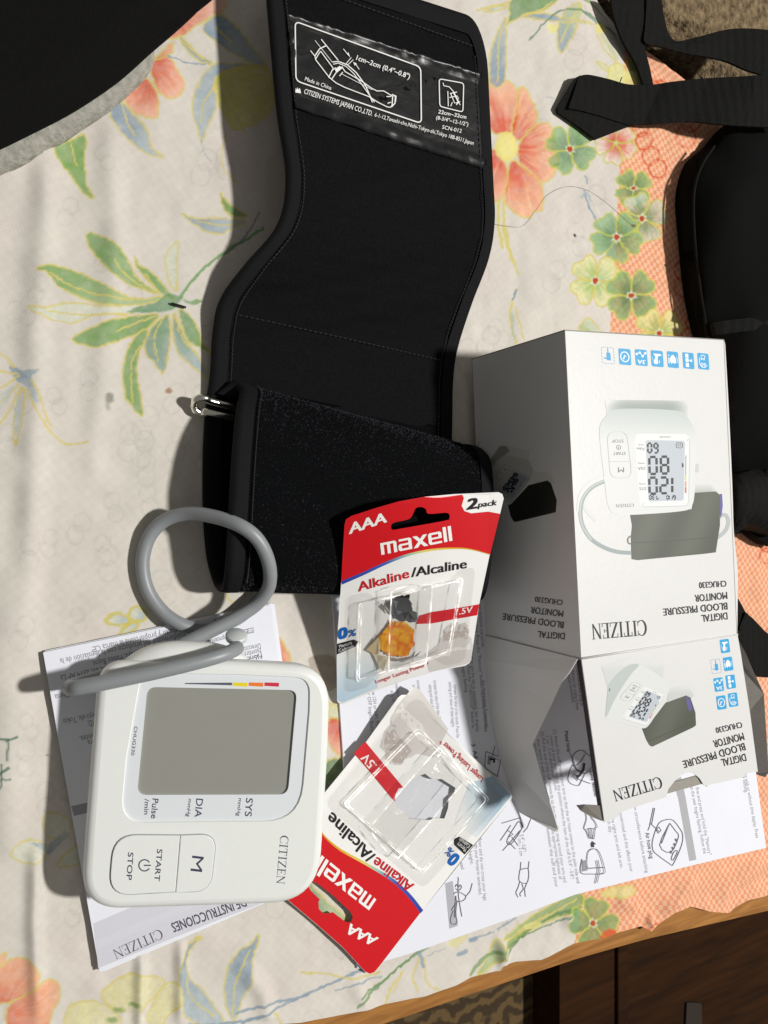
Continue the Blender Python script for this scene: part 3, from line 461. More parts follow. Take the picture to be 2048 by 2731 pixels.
ct = -.36; pl = Plane((1500, 2500, ct), (2100, 2500, ct), (1500, 2800, ct)); A_ = Acc(); slab(A_, pl, np.array([pl.to2(*q) for q in ((1492, 2400), (2300, 2400), (2300, 3100), (1492, 3100))]), -.055, 0, .003); A_.build('cabinet_body', M_dark, cab)
A_ = Acc(); slab(A_, pl, np.array([pl.to2(*q) for q in ((1640, 2420), (1668, 2420), (1668, 3050), (1640, 3050))]), 0, .006, .002); A_.build('trim_strip', M_dark, cab)
A_ = Acc(); slab(A_, pl, np.array([pl.to2(*q) for q in rpoly(((1826, 2670), (1866, 2672), (1868, 2760), (1822, 2760)), 6)]), 0, .004, .001); A_.build('metal_catch', material('dull_metal', lin((34, 22, 12)), .7), cab)
# ------------------------------------------------------------------ paper: Spanish booklet (left) and English leaflet (right)
M_paper = material('paper', lin((228, 230, 238)), .75, noise=.012, nscale=40)
M_edge = material('page_edges', lin((196, 196, 204)), .85, noise=.15, nscale=900)
INKC = (122, 122, 132)
def para(ink, T, rows, h, col=INKC, bold=0.):
    for st, a, c in rows: ink.text(st, T([a])[0], T([c])[0], h, col, bold)
bk = thing('instruction_booklet', 'white stapled booklet lying upside down under the monitor with a grey title band', 'booklet', P(380, 2100))
for k, (dx, dy, z) in enumerate(((10, -2, .0012), (4, -4, .0026), (0, 0, .0042))):
    pl = Plane((115, 1740, z), (720, 1615, z), (262, 2593, z)); q = np.array([pl.to2(x + dx, y + dy) for x, y in rpoly(((115, 1740), (722, 1612), (742, 1760), (800, 2090), (905, 2315), (694, 2411), (266, 2593)), [2, 3, 2, 2, 2, 2, 2], 3)])
    A_ = Acc(); slab(A_, pl, q, -.0011, 0); A_.build('cover' if k == 2 else 'page', M_paper, bk)
ik = Ink(pl)
ik.poly([(249, 2463), (628, 2300), (880, 2230), (905, 2315), (694, 2411), (560, 2462), (262, 2582)], (205, 205, 213)); ik.poly([(255, 2508), (690, 2330), (690, 2345), (258, 2532)], (208, 208, 216))
T1 = lambda p: tr(p, 100, 1300, .4822); T2 = lambda p: tr(p, 200, 2300, .5425); TB = lambda p: tr(p, 130, 1640, .2411)
para(ik, T1, [('Union que se', (1068, 700), (918, 755)), ('producto y proporciona la marca CE.', (818, 765), (300, 882)), ('conformidad del producto con la legislación de la', (812, 800), (122, 948)), ('Haya, Países Bajos', (552, 905), (305, 960)), ('Prinsessegracht 20, 2514 AP La', (560, 950), (125, 1040)), ('China', (176, 1125), (93, 1146)), ('Nishi-Tokyo-shi, Tokio', (420, 1225), (140, 1280)), ('CO., LTD.', (380, 1270), (274, 1290)), ('componentes.', (420, 1330), (230, 1378)), ('para', (330, 1385), (275, 1400))], 17)
para(ik, T1, [('Dirección', (1230, 862), (1128, 885)), ('Nombre', (1232, 890), (1140, 912)), ('representante', (1050, 815), (920, 850))], 15); para(ik, T1, [('Fábrica', (1238, 920), (1145, 940))], 13, (60, 60, 72), .012)
ik.line(T1([(1132, 790), (1195, 776), (1197, 800), (1134, 813)]), 2, INKC, closed=True); ik.line(T1([(1163, 783), (1165, 806)]), 2, INKC); para(ik, T1, [('REP', (1160, 792), (1138, 797)), ('EC', (1190, 785), (1170, 790))], 6)
ik.poly(((190, 2150), (235, 2140), (240, 2166), (197, 2176)), (158, 158, 166))
serif_word(ik, T2([(418, 325)])[0], T2([(178, 432)])[0], 27, (84, 82, 94)); ik.text('DE INSTRUCCIONES', T2([(830, 170)])[0], T2([(470, 300)])[0], 27, (72, 70, 84), .02)
tag(ik.build('lettering', M_print_matte, bk), kind='stuff')

lf = thing('instruction_leaflet', 'folded white English leaflet with arm cuff diagrams spread under the carton', 'leaflet', P(1400, 2150))
plL = Plane((900, 1600, .0022), (950, 2583, .0022), (1533, 2384, .0052)); plR = Plane((1533, 2384, .0052), (1545, 1760, .0052), (2042, 2260, .0022))
LQ = [(886, 1585), (1300, 1500), (1541, 1480), (1538, 1760), (1533, 2386), (1390, 2440), (1100, 2541), (954, 2584)]; RQ = [(1541, 1730), (1975, 1745), (2016, 2063), (2043, 2261), (1820, 2314), (1533, 2386), (1538, 1760)]
for nm, pl, q in (('left_page', plL, LQ), ('right_page', plR, RQ)):
    A_ = Acc(); slab(A_, pl, np.array([pl.to2(*a) for a in q]), -.0016, 0); A_.build(nm, M_paper, lf)
iL, iR = Ink(plL), Ink(plR); T8 = lambda p: tr(p, 1240, 1640, .48704); TX = lambda p: tr(p, 1240, 1680, .26212); T4 = lambda p: tr(p, 750, 1850, .3918); T3 = lambda p: tr(p, 880, 1280, .30139); TN = lambda p: tr(p, 1560, 2020, .29415)
para(iL, T8, [('(1) Attach the cuff around your arm so that the air hose comes to the palm side and', (482, 628), (612, 1470)), ('center of your arm. Adjust the position where the hem of the cuff is 0.4" - 0.8"/', (463, 662), (580, 1448)), ('1 cm - 2 cm above your elbow.', (440, 665), (492, 965)), ('(2) Pull the end of the cuff outwards so that the cuff is snug around your arm and', (412, 640), (540, 1465)),
    ('then secure it with the hook and loop fastener. The appropriate tightness of', (392, 680), (515, 1450)), ('attaching cuff should allow one finger between the cuff and your', (374, 705), (494, 1492)), ('floor and do not cross your legs.', (72, 1222), (103, 1568)), ('with your forearm extended.', (48, 1235), (76, 1535)), ('height.', (20, 1295), (30, 1368)), ('place anything', (636, 330), (652, 460)), ('around the power plug so', (606, 270), (634, 500)), ('that you can unplug it from', (582, 300), (608, 520)), ('outlet immediately', (560, 330), (586, 482)), ('1 cm - 2 cm', (288, 1210), (300, 1320)), ('0.4" - 0.8"/', (303, 1203), (318, 1300))], 10)
para(iL, T8, [('Metal loop', (543, 638), (562, 752)), ('Loop fastener', (686, 858), (713, 1000)), ('3  Ad', (34, 708), (50, 785))], 11, (52, 52, 60), .014)
para(iL, T8, [('insert the batteries, press and hold', (72, -60), (90, 175)), ('pushing. Press the "Memory" button repeatedly to increase', (50, 20), (108, 640)), ('limit that can be set is exceeded, the display', (24, 175), (62, 640)), ('set. Press the "START/STOP" button to', (8, 240), (38, 620)), ('begins flashing.', (-20, 280), (2, 428)), ('for more than 3 seconds,', (92, 360), (112, 622))], 10)
para(iL, T4, [('increase the value of the month. Press the', (1172, -60), (1192, 300)), ('setting and value of date begins', (1138, -80), (1160, 225)), ('increase the value of the date. Press', (1034, -90), (1066, 200)), ('setting and value of hour begins', (1002, -60), (1030, 190)), ('increase the value of', (920, -90), (940, 90)), ('setting and value', (892, -60), (905, 60)), ('increase the value. Then', (772, -80), (800, 90)), ('setting. Then 12H', (742, -20), (765, 90)), ('the 12H or 24H. Press', (614, -30), (648, 250)), ('or OFF begins flashing', (582, -20), (612, 285)), ('stand', (1215, 1150), (1225, 1196))], 10)
GRD = (150, 150, 156); DK = (104, 104, 112)
iL.poly(T8([(-15, 1245), (10, 1235), (60, 1240), (20, 1240)]), (240, 240, 244)) if False else None
T7 = lambda p: tr(p, 1000, 2200, .6317)
iL.poly(T7([(296, 247), (328, 236), (350, 425), (314, 438)]), (176, 176, 182))
dg = Ink(plL, .0003)
for q in ([(350, 235), (352, 300), (366, 386)], [(352, 235), (350, 220)], [(338, 262), (344, 250), (352, 262), (360, 252), (364, 264), (352, 276), (340, 268)], [(330, 290), (352, 282), (382, 300), (372, 318), (345, 322), (340, 300), (334, 390)], [(350, 320), (330, 345), (322, 360)], [(345, 322), (340, 380), (346, 405), (338, 418), (322, 416), (318, 395), (330, 360)], [(382, 300), (400, 280), (410, 245)]): dg.line(T7(q), 2, DK, 4 if len(q) > 2 else 0)
dg.build('diagram', M_print_matte, lf)
dg = Ink(plL, .0003)
for q in ([(200, 1140), (250, 1125), (300, 1110)], [(360, 1115), (340, 1165), (318, 1190)], [(290, 1130), (305, 1140), (310, 1170), (250, 1255), (230, 1230), (290, 1130)], [(235, 1180), (262, 1200), (240, 1215)], [(192, 1235), (230, 1180), (250, 1150)], [(205, 1290), (250, 1240), (300, 1180)], [(235, 1240), (275, 1280)], [(255, 1215), (290, 1262)]): dg.line(T8(q), 1.9, DK, 4 if len(q) > 3 else 0)
dg.build('diagram', M_print_matte, lf)
dg = Ink(plL, .0003)
for q in ([(300, 1395), (345, 1390), (340, 1465), (296, 1455), (300, 1395)], [(350, 1348), (345, 1392)], [(305, 1352), (302, 1396)], [(300, 1456), (290, 1490), (278, 1520), (290, 1545)], [(338, 1465), (325, 1500), (330, 1542)], [(310, 1470), (318, 1500), (300, 1525), (305, 1540)]): dg.line(T8(q), 1.9, DK, 4 if len(q) > 3 else 0)
dg.build('diagram', M_print_matte, lf)
dg = Ink(plL, .0003)
for q in ([(1090, 1290), (1130, 1240), (1190, 1225), (1240, 1260), (1300, 1310), (1290, 1390), (1220, 1460), (1130, 1420), (1095, 1350), (1090, 1290)], [(1090, 1370), (1060, 1440), (1045, 1520), (1080, 1565), (1150, 1582), (1180, 1540), (1215, 1470)], [(1085, 1370), (1140, 1420), (1225, 1465)], [(1065, 1250), (1130, 1410)], [(1130, 1510), (1275, 1562)], [(1130, 1380), (1190, 1320), (1220, 1260)]): dg.line(TX(q), 1.9, DK, 4 if len(q) > 3 else 0)
dg.build('diagram', M_print_matte, lf)
iL.poly(TX([(1080, 1490), (1110, 1455), (1165, 1490), (1140, 1540)]), GRD); iL.line(TX([(1212, 1355), (1205, 1420), (1165, 1480), (1130, 1495)]), [6, 6, 6, 10], (60, 60, 66), 0)
dg = Ink(plL, .0003)
for q in ([(210, 1235), (198, 1380), (215, 1410), (330, 1490)], [(210, 1235), (275, 1262), (340, 1285)], [(305, 1180), (285, 1240), (275, 1290)], [(275, 1290), (360, 1330), (325, 1500)]): dg.line(TX(q), 1.9, DK)
dg.build('diagram', M_print_matte, lf)
iL.poly(TX([(235, 1275), (270, 1285), (255, 1375), (225, 1360)]), GRD); iL.line(TX([(250, 1310), (300, 1320), (290, 1350)]), 7, (50, 50, 56))
dg = Ink(plL, .0003)
for q in ([(645, 1050), (665, 1110), (650, 1165), (662, 1180), (680, 1222), (690, 1218), (700, 1225), (706, 1220), (712, 1170), (722, 1160), (710, 1130), (690, 1105), (684, 1050)], [(668, 1172), (690, 1168), (712, 1172)], [(676, 1172), (684, 1215)], [(692, 1170), (696, 1220)], [(640, 1335), (632, 1410), (690, 1418), (755, 1416), (764, 1390), (735, 1300), (705, 1280), (672, 1300), (668, 1380), (700, 1385), (760, 1382)], [(720, 1345), (728, 1400), (712, 1470)], [(728, 1342), (738, 1400), (722, 1465)]): dg.line(T8(q), 1.9, DK, 3 if len(q) > 3 else 0)
dg.build('diagram', M_print_matte, lf)
iL.poly(T8([(698, 1238), (718, 1255), (706, 1257), (708, 1272), (692, 1272), (692, 1258), (688, 1258)]), (60, 60, 66)); iL.poly(T8([(642, 1345), (658, 1343), (672, 1398), (640, 1405)]), GRD)
para(iR, T8, [('each day.', (772, 1100), (790, 1196)), ('the right arm and left arm.', (798, 1105), (850, 1388)), ('constricted and this affects your', (842, 1075), (904, 1408)), ('arm circumference before attaching', (918, 1030), (988, 1413)), ('first and press and hold the "Memory"', (1262, 945), (1332, 1315)), ('that the year begins flashing. Follow the', (1228, 920), (1306, 1308)), ('time with or without time display. Press', (1524, 850), (1592, 1222)), ('display setting.', (1510, 830), (1532, 975))], 10)
para(iR, T8, [('Air hose plug', (986, 1193), (1012, 1335))], 12, (52, 52, 60), .016)
iR.poly(T8([(1140, 910), (1182, 885), (1205, 985), (1267, 1340), (1228, 1348), (1168, 1010)]), (172, 172, 176))
dg = Ink(plR, .0003)
for q in ([(1110, 1118), (1060, 1140), (1028, 1225), (1025, 1275), (1042, 1305), (1120, 1362), (1140, 1362), (1185, 1260), (1190, 1200), (1172, 1165), (1140, 1125), (1110, 1118)], [(1120, 1140), (1065, 1260), (1125, 1300), (1168, 1215), (1150, 1180), (1120, 1140)], [(1115, 1150), (1075, 1250)], [(1140, 1300), (1152, 1290), (1162, 1295), (1140, 1340), (1128, 1335), (1140, 1300)], [(1045, 1175), (1062, 1160), (1072, 1180), (1056, 1195), (1045, 1175)]): dg.line(T8(q), 2.2, (110, 110, 116), 3 if len(q) > 5 else 0)
dg.build('diagram', M_print_matte, lf)
dg = Ink(plR, .0003)
for q in ([(1030, 1055), (1010, 1150)], [(1038, 1056), (1020, 1150)], [(1012, 1140), (1030, 1155), (1060, 1185)], [(1000, 1180), (1012, 1150)]): dg.line(T8(q), 1.9, DK)
dg.build('diagram', M_print_matte, lf)
for q in ((1150, 1225), (1142, 1250), (1132, 1270), (1122, 1292)): iR.line(T8([q, (q[0] + 8, q[1] + 14)]), 6, (110, 110, 116))
iL.a.V += iR.a.V; n0 = len(iL.a.c); iL.a.F += [tuple(i + n0 for i in f) for f in iR.a.F]; iL.a.c += iR.a.c
tag(iL.build('lettering', M_print_matte, lf), kind='stuff')

# ------------------------------------------------------------------ blood pressure monitor
M_white = material('white_plastic', lin((236, 239, 235)), .33, noise=.01, nscale=300, bump=.06, bscale=2500., bdist=.0001); M_plate = material('faceplate_plastic', lin((226, 231, 234)), .3)
M_groove = material('shadow_gap', lin((150, 151, 152)), .8)
mon = thing('blood_pressure_monitor', 'white arm blood pressure monitor with a blank grey screen lying on the booklet', 'blood pressure monitor', P(540, 2100, .006))
mp_ = Plane((262, 1790, .030), (870, 1830, .052), (240, 2420, .030))
T5 = lambda p: tr(p, 150, 1750, .4822)
out_px = rpoly([(262, 1768), (560, 1760), (884, 1778), (878, 2000), (852, 2412), (212, 2434), (228, 2200)], [75, 10, 110, 20, 135, 150, 20], 12); body = np.array([mp_.to2(*q) for q in out_px])
A_ = Acc(); n = len(body); rings = []
for d, l in [(-.0045 * (1 - math.cos(t)), -.0045 * (1 - math.sin(t))) for t in np.linspace(math.pi / 2, 0, 6)] + [(0, -.008), (-.0006, -.011), (-.005, -.013)]: rings.append([mp_.p3(a, l) for a in offset(body, d)])
low = [];
for a in offset(body, -.009): q = mp_.p3(a, -.014); q[2] = .0055; low.append(q)
rings.append(low); V = [v for r in rings for v in r]
A_.add(V, [(k * n + i, (k + 1) * n + i, (k + 1) * n + (i + 1) % n, k * n + (i + 1) % n) for k in range(len(rings) - 1) for i in range(n)] )
fp = np.array([mp_.to2(*q) for q in rpoly(T5([(468, 92), (1000, 100), (1405, 118), (1402, 300), (1350, 915), (800, 918), (352, 925), (385, 560)]), [40, 5, 70, 10, 100, 5, 70, 5], 8)])
v2, f2 = fill(offset(body, -.0045), [fp]); A_.add([mp_.p3(a, 0) for a in v2], f2); fi = offset(fp, -.0006); m_ = len(fp)
A_.add([mp_.p3(a, 0) for a in fp] + [mp_.p3(a, -.0004) for a in offset(fp, -.0002)] + [mp_.p3(a, -.0012) for a in fi], [(k * m_ + i, k * m_ + (i + 1) % m_, (k + 1) * m_ + (i + 1) % m_, (k + 1) * m_ + i) for k in (0, 1) for i in range(m_)])
A_.build('body', M_white, mon, True)
A_ = Acc(); c = np.array([P(x, y, z) for x, y, z in ((330, 1790, .022), (380, 1765, .024), (440, 1752, .026), (520, 1750, .028), (590, 1752, .029), (650, 1770, .030))]); tube(A_, sm(c, 4, False), [.004 + .004 * math.sin(math.pi * i / 20) for i in range(21)], 12); A_.build('rear_ridge', M_white, mon, True)
sc_ = np.array([mp_.to2(*q) for q in rpoly(T5([(505, 172), (1334, 190), (1283, 768), (447, 771)]), 24, 6)])
A_ = Acc(); slab(A_, mp_, offset(fp, .0008), -.003, -.0009, 0, [sc_]); A_.build('faceplate', M_plate, mon)
A_ = Acc(); v2, f2 = fill(offset(sc_, .001)); A_.add([mp_.p3(a, -.0021) for a in v2], f2); A_.build('screen', material('lcd_grey', lin((150, 150, 142)), .2, noise=.015, nscale=60, spec=.4), mon)
bt = rpoly(T5([(318, 985), (688, 988), (888, 980), (852, 1300), (657, 1303), (288, 1322)]), [62, 0, 62, 62, 0, 62], 8)
def half(poly, a, b, keep):                               # cut a polygon by the line a-b
    a, b = np.array(a), np.array(b); nn = np.array([b[1] - a[1], a[0] - b[0]]); s = [(np.dot(q - a, nn)) * keep for q in poly]; o_ = []
    for i in range(len(poly)):
        j = (i + 1) % len(poly)
        if s[i] >= 0: o_.append(poly[i])
        if s[i] * s[j] < 0: t = s[i] / (s[i] - s[j]); o_.append(poly[i] + t * (poly[j] - poly[i]))
    return np.array(o_)
ga, gb = T5([(688, 960)])[0], T5([(656, 1340)])[0]
A_ = Acc(); v2, f2 = fill(offset(np.array([mp_.to2(*q) for q in bt]), .00028)); A_.add([mp_.p3(a, .00015) for a in v2], f2); A_.build('button_gap', M_groove, mon)
for nm, kp in (('start_stop_button', 1), ('memory_button', -1)):
    h_ = half(bt, ga, gb, kp)
    if len(h_) < 4: continue
    A_ = Acc(); slab(A_, mp_, offset(np.array([mp_.to2(*q) for q in h_]), -.00012), -.0005, .0009, .0004); A_.build(nm, M_white, mon)
ik = Ink(mp_, -.00084); TXC = (66, 66, 92)
ik.poly(T5([(712, 150), (973, 148), (973, 163), (712, 156)]), (84, 88, 102))
for x0, c in ((979, (236, 214, 32)), (1067, (240, 122, 34)), (1154, (208, 34, 62))): ik.poly(T5([(x0, 147), (x0 + 80, 149), (x0 + 78, 171), (x0 - 2, 166)]), c)
ik.build('pressure_scale', M_print, mon); ik = Ink(mp_, -.00084)
for st, a, c, h in (('CHUG330', (432, 390), (413, 550), 9.5), ('SYS', (1052, 787), (1044, 888), 19), ('mmHg', (1010, 788), (998, 886), 10), ('DIA', (776, 790), (766, 892), 19), ('mmHg', (732, 792), (720, 890), 10), ('Pulse', (533, 790), (524, 900), 17), ('/min', (490, 792), (486, 878), 13)): ik.text(st, T5([a])[0], T5([c])[0], h, TXC, .008)
tag(ik.build('lettering', M_print, mon), kind='stuff'); ik = Ink(mp_, .00096)
for st, a, c, h in (('START', (558, 1062), (542, 1238), 15), ('STOP', (398, 1080), (388, 1232), 15), ('M', (752, 1098), (742, 1182), 33)): ik.text(st, T5([a])[0], T5([c])[0], h, TXC, .010 if len(st) > 1 else 0)
cx, cy = T5([(488, 1152)])[0]; ik.line([(cx + 15 * math.cos(t), cy + 15 * math.sin(t)) for t in np.linspace(.55, 2 * math.pi - .55, 24)], 3.2, TXC); ik.line([(cx - 2, cy), (cx + 17, cy)], 3.2, TXC)
ik.build('lettering', M_print, mon); ik = Ink(mp_, .00006); serif_word(ik, T5([(1240, 990)])[0], T5([(1216, 1262)])[0], 22, (70, 70, 92)); ik.build('wordmark', M_print, mon)
M_hose = material('grey_rubber', lin((142, 146, 149)), .42, noise=.02, nscale=80)
hs = thing('air_hose', 'grey rubber air hose looped beside the cuff and plugged into the monitor', 'hose', P(500, 1600))
hp = [(632, 1728, .034), (615, 1738, .041), (575, 1752, .044), (500, 1772, .044), (400, 1795, .042), (300, 1816, .039), (230, 1830, .036), (200, 1835, .033), (188, 1833, .026), (200, 1826, .018), (240, 1814, .015), (310, 1792, .014), (400, 1760, .016), (480, 1722, .019), (560, 1684, .021), (640, 1642, .023), (690, 1606, .026), (718, 1560, .032), (716, 1500, .040), (688, 1440, .043), (640, 1402, .041), (570, 1378, .030), (500, 1370, .018), (440, 1388, .010), (398, 1432, .0058), (380, 1500, .0044), (392, 1570, .0042), (430, 1628, .0058), (480, 1664, .0085), (530, 1678, .009), (580, 1672, .009), (640, 1645, .0085), (690, 1600, .008), (718, 1572, .0075), (760, 1545, .007), (800, 1530, .006)]
A_ = Acc(); tube(A_, sm(np.array([P(*q) for q in hp]), 7, False), .0037, 18); A_.build('tube', M_hose, hs, True)
M_plug = material('white_plug', lin((206, 212, 210)), .35)
A_ = Acc(); a, b = P(626, 1752, .020), P(631, 1690, .0275); ax = (b - a); pr = [(0, .0052), (.35, .0050), (.36, .0036), (.78, .0032), (.80, .0056), (.95, .0058), (1., .0050)]
tube(A_, [a + ax * t for t, r in pr], [r for t, r in pr], 20); A_.build('plug', M_plug, hs, True)

# ------------------------------------------------------------------ arm cuff
M_nylon = material('black_nylon', lin((17, 17, 19)), .85, noise=.35, nscale=700, bump=.5, bscale=1400, spec=.07, wave=(36., 'Y', .6), bdist=.0006); M_loop = material('black_loop_pile', lin((9, 10, 12)), .95, noise=.7, nscale=1100, bump=.8, bscale=1600, spec=.08, bdist=.0008)
M_bind = material('black_binding_tape', lin((17, 17, 19)), .8, noise=.15, nscale=500, bump=.4, wave=(420., 'Y', 1.), bdist=.0004, spec=.2); M_fuzz = material('loop_fibre', lin((46, 47, 52)), .9, spec=.1); M_thread = material('black_thread', lin((40, 40, 42)), .7)
cf = thing('arm_cuff', 'black fabric arm cuff curving up the bed with one end folded into a loop', 'cuff', P(900, 900))
ST = [((708, -130, .031), (1285, 55, .030)), ((716, -20, .032), (1296, 160, .031)), ((728, 120, .033), (1303, 300, .032)), ((745, 300, .034), (1312, 480, .033)), ((768, 470, .034), (1316, 590, .033)), ((745, 600, .030), (1300, 690, .029)), ((655, 712, .021), (1255, 810, .019)), ((592, 800, .012), (1217, 930, .010)), ((573, 880, .008), (1205, 1020, .007)), ((565, 1000, .006), (1203, 1130, .006)),
      ((553, 1090, .004), (1200, 1230, .004)), ((546, 1230, .0035), (1200, 1330, .0035)), ((547, 1370, .0035), (1205, 1440, .0035)), ((556, 1480, .004), (1215, 1530, .004)), ((575, 1545, .009), (1245, 1575, .009)), ((592, 1562, .018), (1275, 1590, .018)), ((600, 1540, .027), (1290, 1565, .027)), ((606, 1470, .033), (1300, 1500, .033)), ((614, 1330, .036), (1306, 1400, .036)), ((622, 1200, .034), (1306, 1310, .034)), ((632, 1100, .026), (1300, 1240, .026)), ((641, 1044, .015), (1282, 1212, .014)), ((614, 1031, .011), (1266, 1206, .010)), ((584, 1050, .0085), (1250, 1222, .008))]
Lc = sm(np.array([P(*a) for a, _ in ST]), 8, False); Rc = sm(np.array([P(*b) for _, b in ST]), 8, False); NV = len(Lc)
def cuffS(t, v):
    v = np.clip(v, 0, NV - 1.001); i = int(v); f = v - i; l = Lc[i] * (1 - f) + Lc[i + 1] * f; r = Rc[i] * (1 - f) + Rc[i + 1] * f; q = l * (1 - t) + r * t
    q = q.copy(); s_ = math.sin(math.pi * min(max(t, 0), 1))
    if v > 32 and v < 72: q[2] += .0014 * s_ * math.sin(math.pi * (v - 32) / 40)
    return q
def cuffN(t, v):
    a = cuffS(t + .01, v) - cuffS(t - .01, v); b = cuffS(t, v + .5) - cuffS(t, v - .5); n_ = np.cross(b, a); n_ /= np.linalg.norm(n_)
    return n_ if np.dot(cuffS(.5, 8) - cuffS(.5, 0), cuffS(.5, 8) - cuffS(.5, 0)) >= 0 else n_
sgn = 1 if cuffN(.5, 20)[2] > 0 else -1
def cuffP(t, v, l): return cuffS(t, v) + sgn * cuffN(t, v) * l
v_end = NV - 1; nt_, nv_ = 41, 190
def vtop(t): return .1 if t < .9 else .1 + 10 * (1 - math.sqrt(max(0, 1 - ((t - .9) / .1) ** 2)))   # rounded far corner
def loft(v0, v1, t0, t1, ln, nt_, nv_, corner=False):
    return [[cuffP(t, (vtop(t) if corner else v0) + (v1 - (vtop(t) if corner else v0)) * k / (nv_ - 1), ln(t, k / (nv_ - 1)) if callable(ln) else ln) for t in np.linspace(t0, t1, nt_)] for k in range(nv_)]
def sheet_solid(name, v0, v1, t0, t1, l_top, l_bot, mat, nt_, nv_, corner=False, smooth=True):
    a = loft(v0, v1, t0, t1, l_top, nt_, nv_, corner); b = loft(v0, v1, t0, t1, l_bot, nt_, nv_, corner); V = [q for r in a for q in r] + [q for r in b for q in r]; N = nt_ * nv_; F = []
    for k in range(nv_ - 1):
        for i in range(nt_ - 1): q = (k * nt_ + i, k * nt_ + i + 1, (k + 1) * nt_ + i + 1, (k + 1) * nt_ + i); F += [q, tuple(N + j for j in q[::-1])]
    rim = [i for i in range(nt_)] + [k * nt_ + nt_ - 1 for k in range(1, nv_)] + [(nv_ - 1) * nt_ + i for i in range(nt_ - 2, -1, -1)] + [k * nt_ for k in range(nv_ - 2, 0, -1)]
    F += [(rim[i], rim[(i + 1) % len(rim)], N + rim[(i + 1) % len(rim)], N + rim[i]) for i in range(len(rim))]
    A_ = Acc(); A_.add(V, F); return A_.build(name, mat, cf, smooth)
puff = lambda t, k: .0004 * math.sin(t * 9 + k * 40) + .0003 * math.sin(t * 23 + k * 90)
vs_ = 74.
sheet_solid('fabric_strip', 0, vs_, .012, .988, lambda t, k: puff(t, k), -.0024, M_nylon, 41, 110, True)
sheet_solid('loop_panel', vs_ - 1, v_end, .012, .988, 0, lambda t, k: -.0026 + .25 * puff(t, k), M_loop, 41, 110)
def binding(path):                                        # path: (t, v, inward dt, inward dv)
    A_ = Acc(); sec = [(.052, .0009), (.02, .0014), (-.002, .0010), (-.006, -.0010), (-.002, -.0034), (.02, -.0038), (.052, -.0034)]; V = []
    for t, v, dt, dv2 in path:
        for k, l in sec: V.append(cuffP(t + dt * k, max(v + dv2 * k, .02), l))
    m_ = len(sec); A_.add(V, [(k * m_ + i, k * m_ + i + 1, (k + 1) * m_ + i + 1, (k + 1) * m_ + i) for k in range(len(path) - 1) for i in range(m_ - 1)]); A_.build('binding_tape', M_bind, cf, True)
binding([(0, v, 1, 0) for v in np.arange(0, v_end + .01, .5)])
cor = [(.955 + .045 * math.sin(a), 6 - 6 * math.cos(a), math.sin(a), 0) for a in np.linspace(0, math.pi / 2, 9)]
binding([(t, .1, 0, 85) for t in np.linspace(.02, .9, 12)] + [(.90 + .10 * math.sin(a), .1 + 10 * (1 - math.cos(a)), -math.sin(a), 85 * math.cos(a)) for a in np.linspace(.1, math.pi / 2, 10)] + [(1, v, -1, 0) for v in np.arange(10.6, v_end + .01, .5)])
A_ = Acc()                                                 # stitches: short raised threads
def stitch(t0, v0, t1, v1, n, l=.0010):
    for k in range(n):
        a, b = (k + .12) / n, (k + .78) / n; p = [cuffP(t0 + (t1 - t0) * f, v0 + (v1 - v0) * f, l) for f in (a, (a + b) / 2, b)]; p[1] = p[1] + np.array([0, 0, .0002]); tube(A_, p, .00028, 5)
stitch(.066, 4, .066, 78, 120); stitch(.935, 8, .935, 78, 110); stitch(.07, 59, .935, 59.4, 42); stitch(.07, 5, .93, 6.5, 40)
for k in range(110):
    v = 128 + (v_end - 128) * k / 110; tube(A_, [cuffP(.066, v, -.0038), cuffP(.066, v + .22, -.0040), cuffP(.066, v + .36, -.0038)], .00028, 5)
tag(A_.build('stitching', M_thread, cf), kind='stuff')
A_ = Acc()                                                 # fuzzy loop pile
for k in range(15000):
    t, v = rng.uniform(.06, .985), rng.uniform(124, v_end + .2); q = cuffP(t, min(v, v_end), -.0025); n_ = -sgn * cuffN(t, min(v, v_end)); s_ = rng.normal(0, .0006, 3); e = (cuffP(min(t + .004, .99), min(v, v_end), -.0025) - q) * rng.uniform(.2, .9) + rng.normal(0, 1, 3) * .00006; A_.add([q - e, q + e, q + n_ * rng.uniform(.0002, .0008) + s_ * .6], [(0, 1, 2)])
tag(A_.build('loop_fuzz', M_fuzz, cf), kind='stuff')
# glossy label patch with its print, placed by inverting the cuff's own surface
class CuffSurf:
    def __init__(s):
        s.g = [(t, v) for t in np.linspace(0, 1, 21) for v in np.linspace(0, 34, 35)]; q = np.array([cuffS(*a) for a in s.g]); s.p = np.stack(proj(q[:, 0], q[:, 1], q[:, 2]), 1)
    def tv(s, x, y):
        k = np.argmin(np.hypot(s.p[:, 0] - x, s.p[:, 1] - y)); t, v = s.g[k]
        for _ in range(5):
            f = lambda a, b: np.array(proj(*cuffS(a, b))); e = np.array([x, y]) - f(t, v); J = np.stack([(f(t + .01, v) - f(t - .01, v)) / .02, (f(t, v + .2) - f(t, v - .2)) / .4], 1); dlt = np.linalg.solve(J, e); t += dlt[0]; v += dlt[1]; v = max(v, .2)
        return t, v
    def at(s, x, y, l=0.): t, v = s.tv(x, y); return cuffP(t, v, l)
CS = CuffSurf(); T9 = lambda p: tr(p, 700, 0, .42194); TA = lambda p: tr(p, 700, 20, .30139)
va, vb = CS.tv(748, 34)[1], CS.tv(760, 284)[1]
M_label = D.materials.new('crinkled_label'); M_label.use_nodes = True; nt = M_label.node_tree; b = nt.nodes['Principled BSDF']; b.inputs['Base Color'].default_value = (.006, .006, .0065, 1); b.inputs['Roughness'].default_value = .36; b.inputs['Specular IOR Level'].default_value = .5
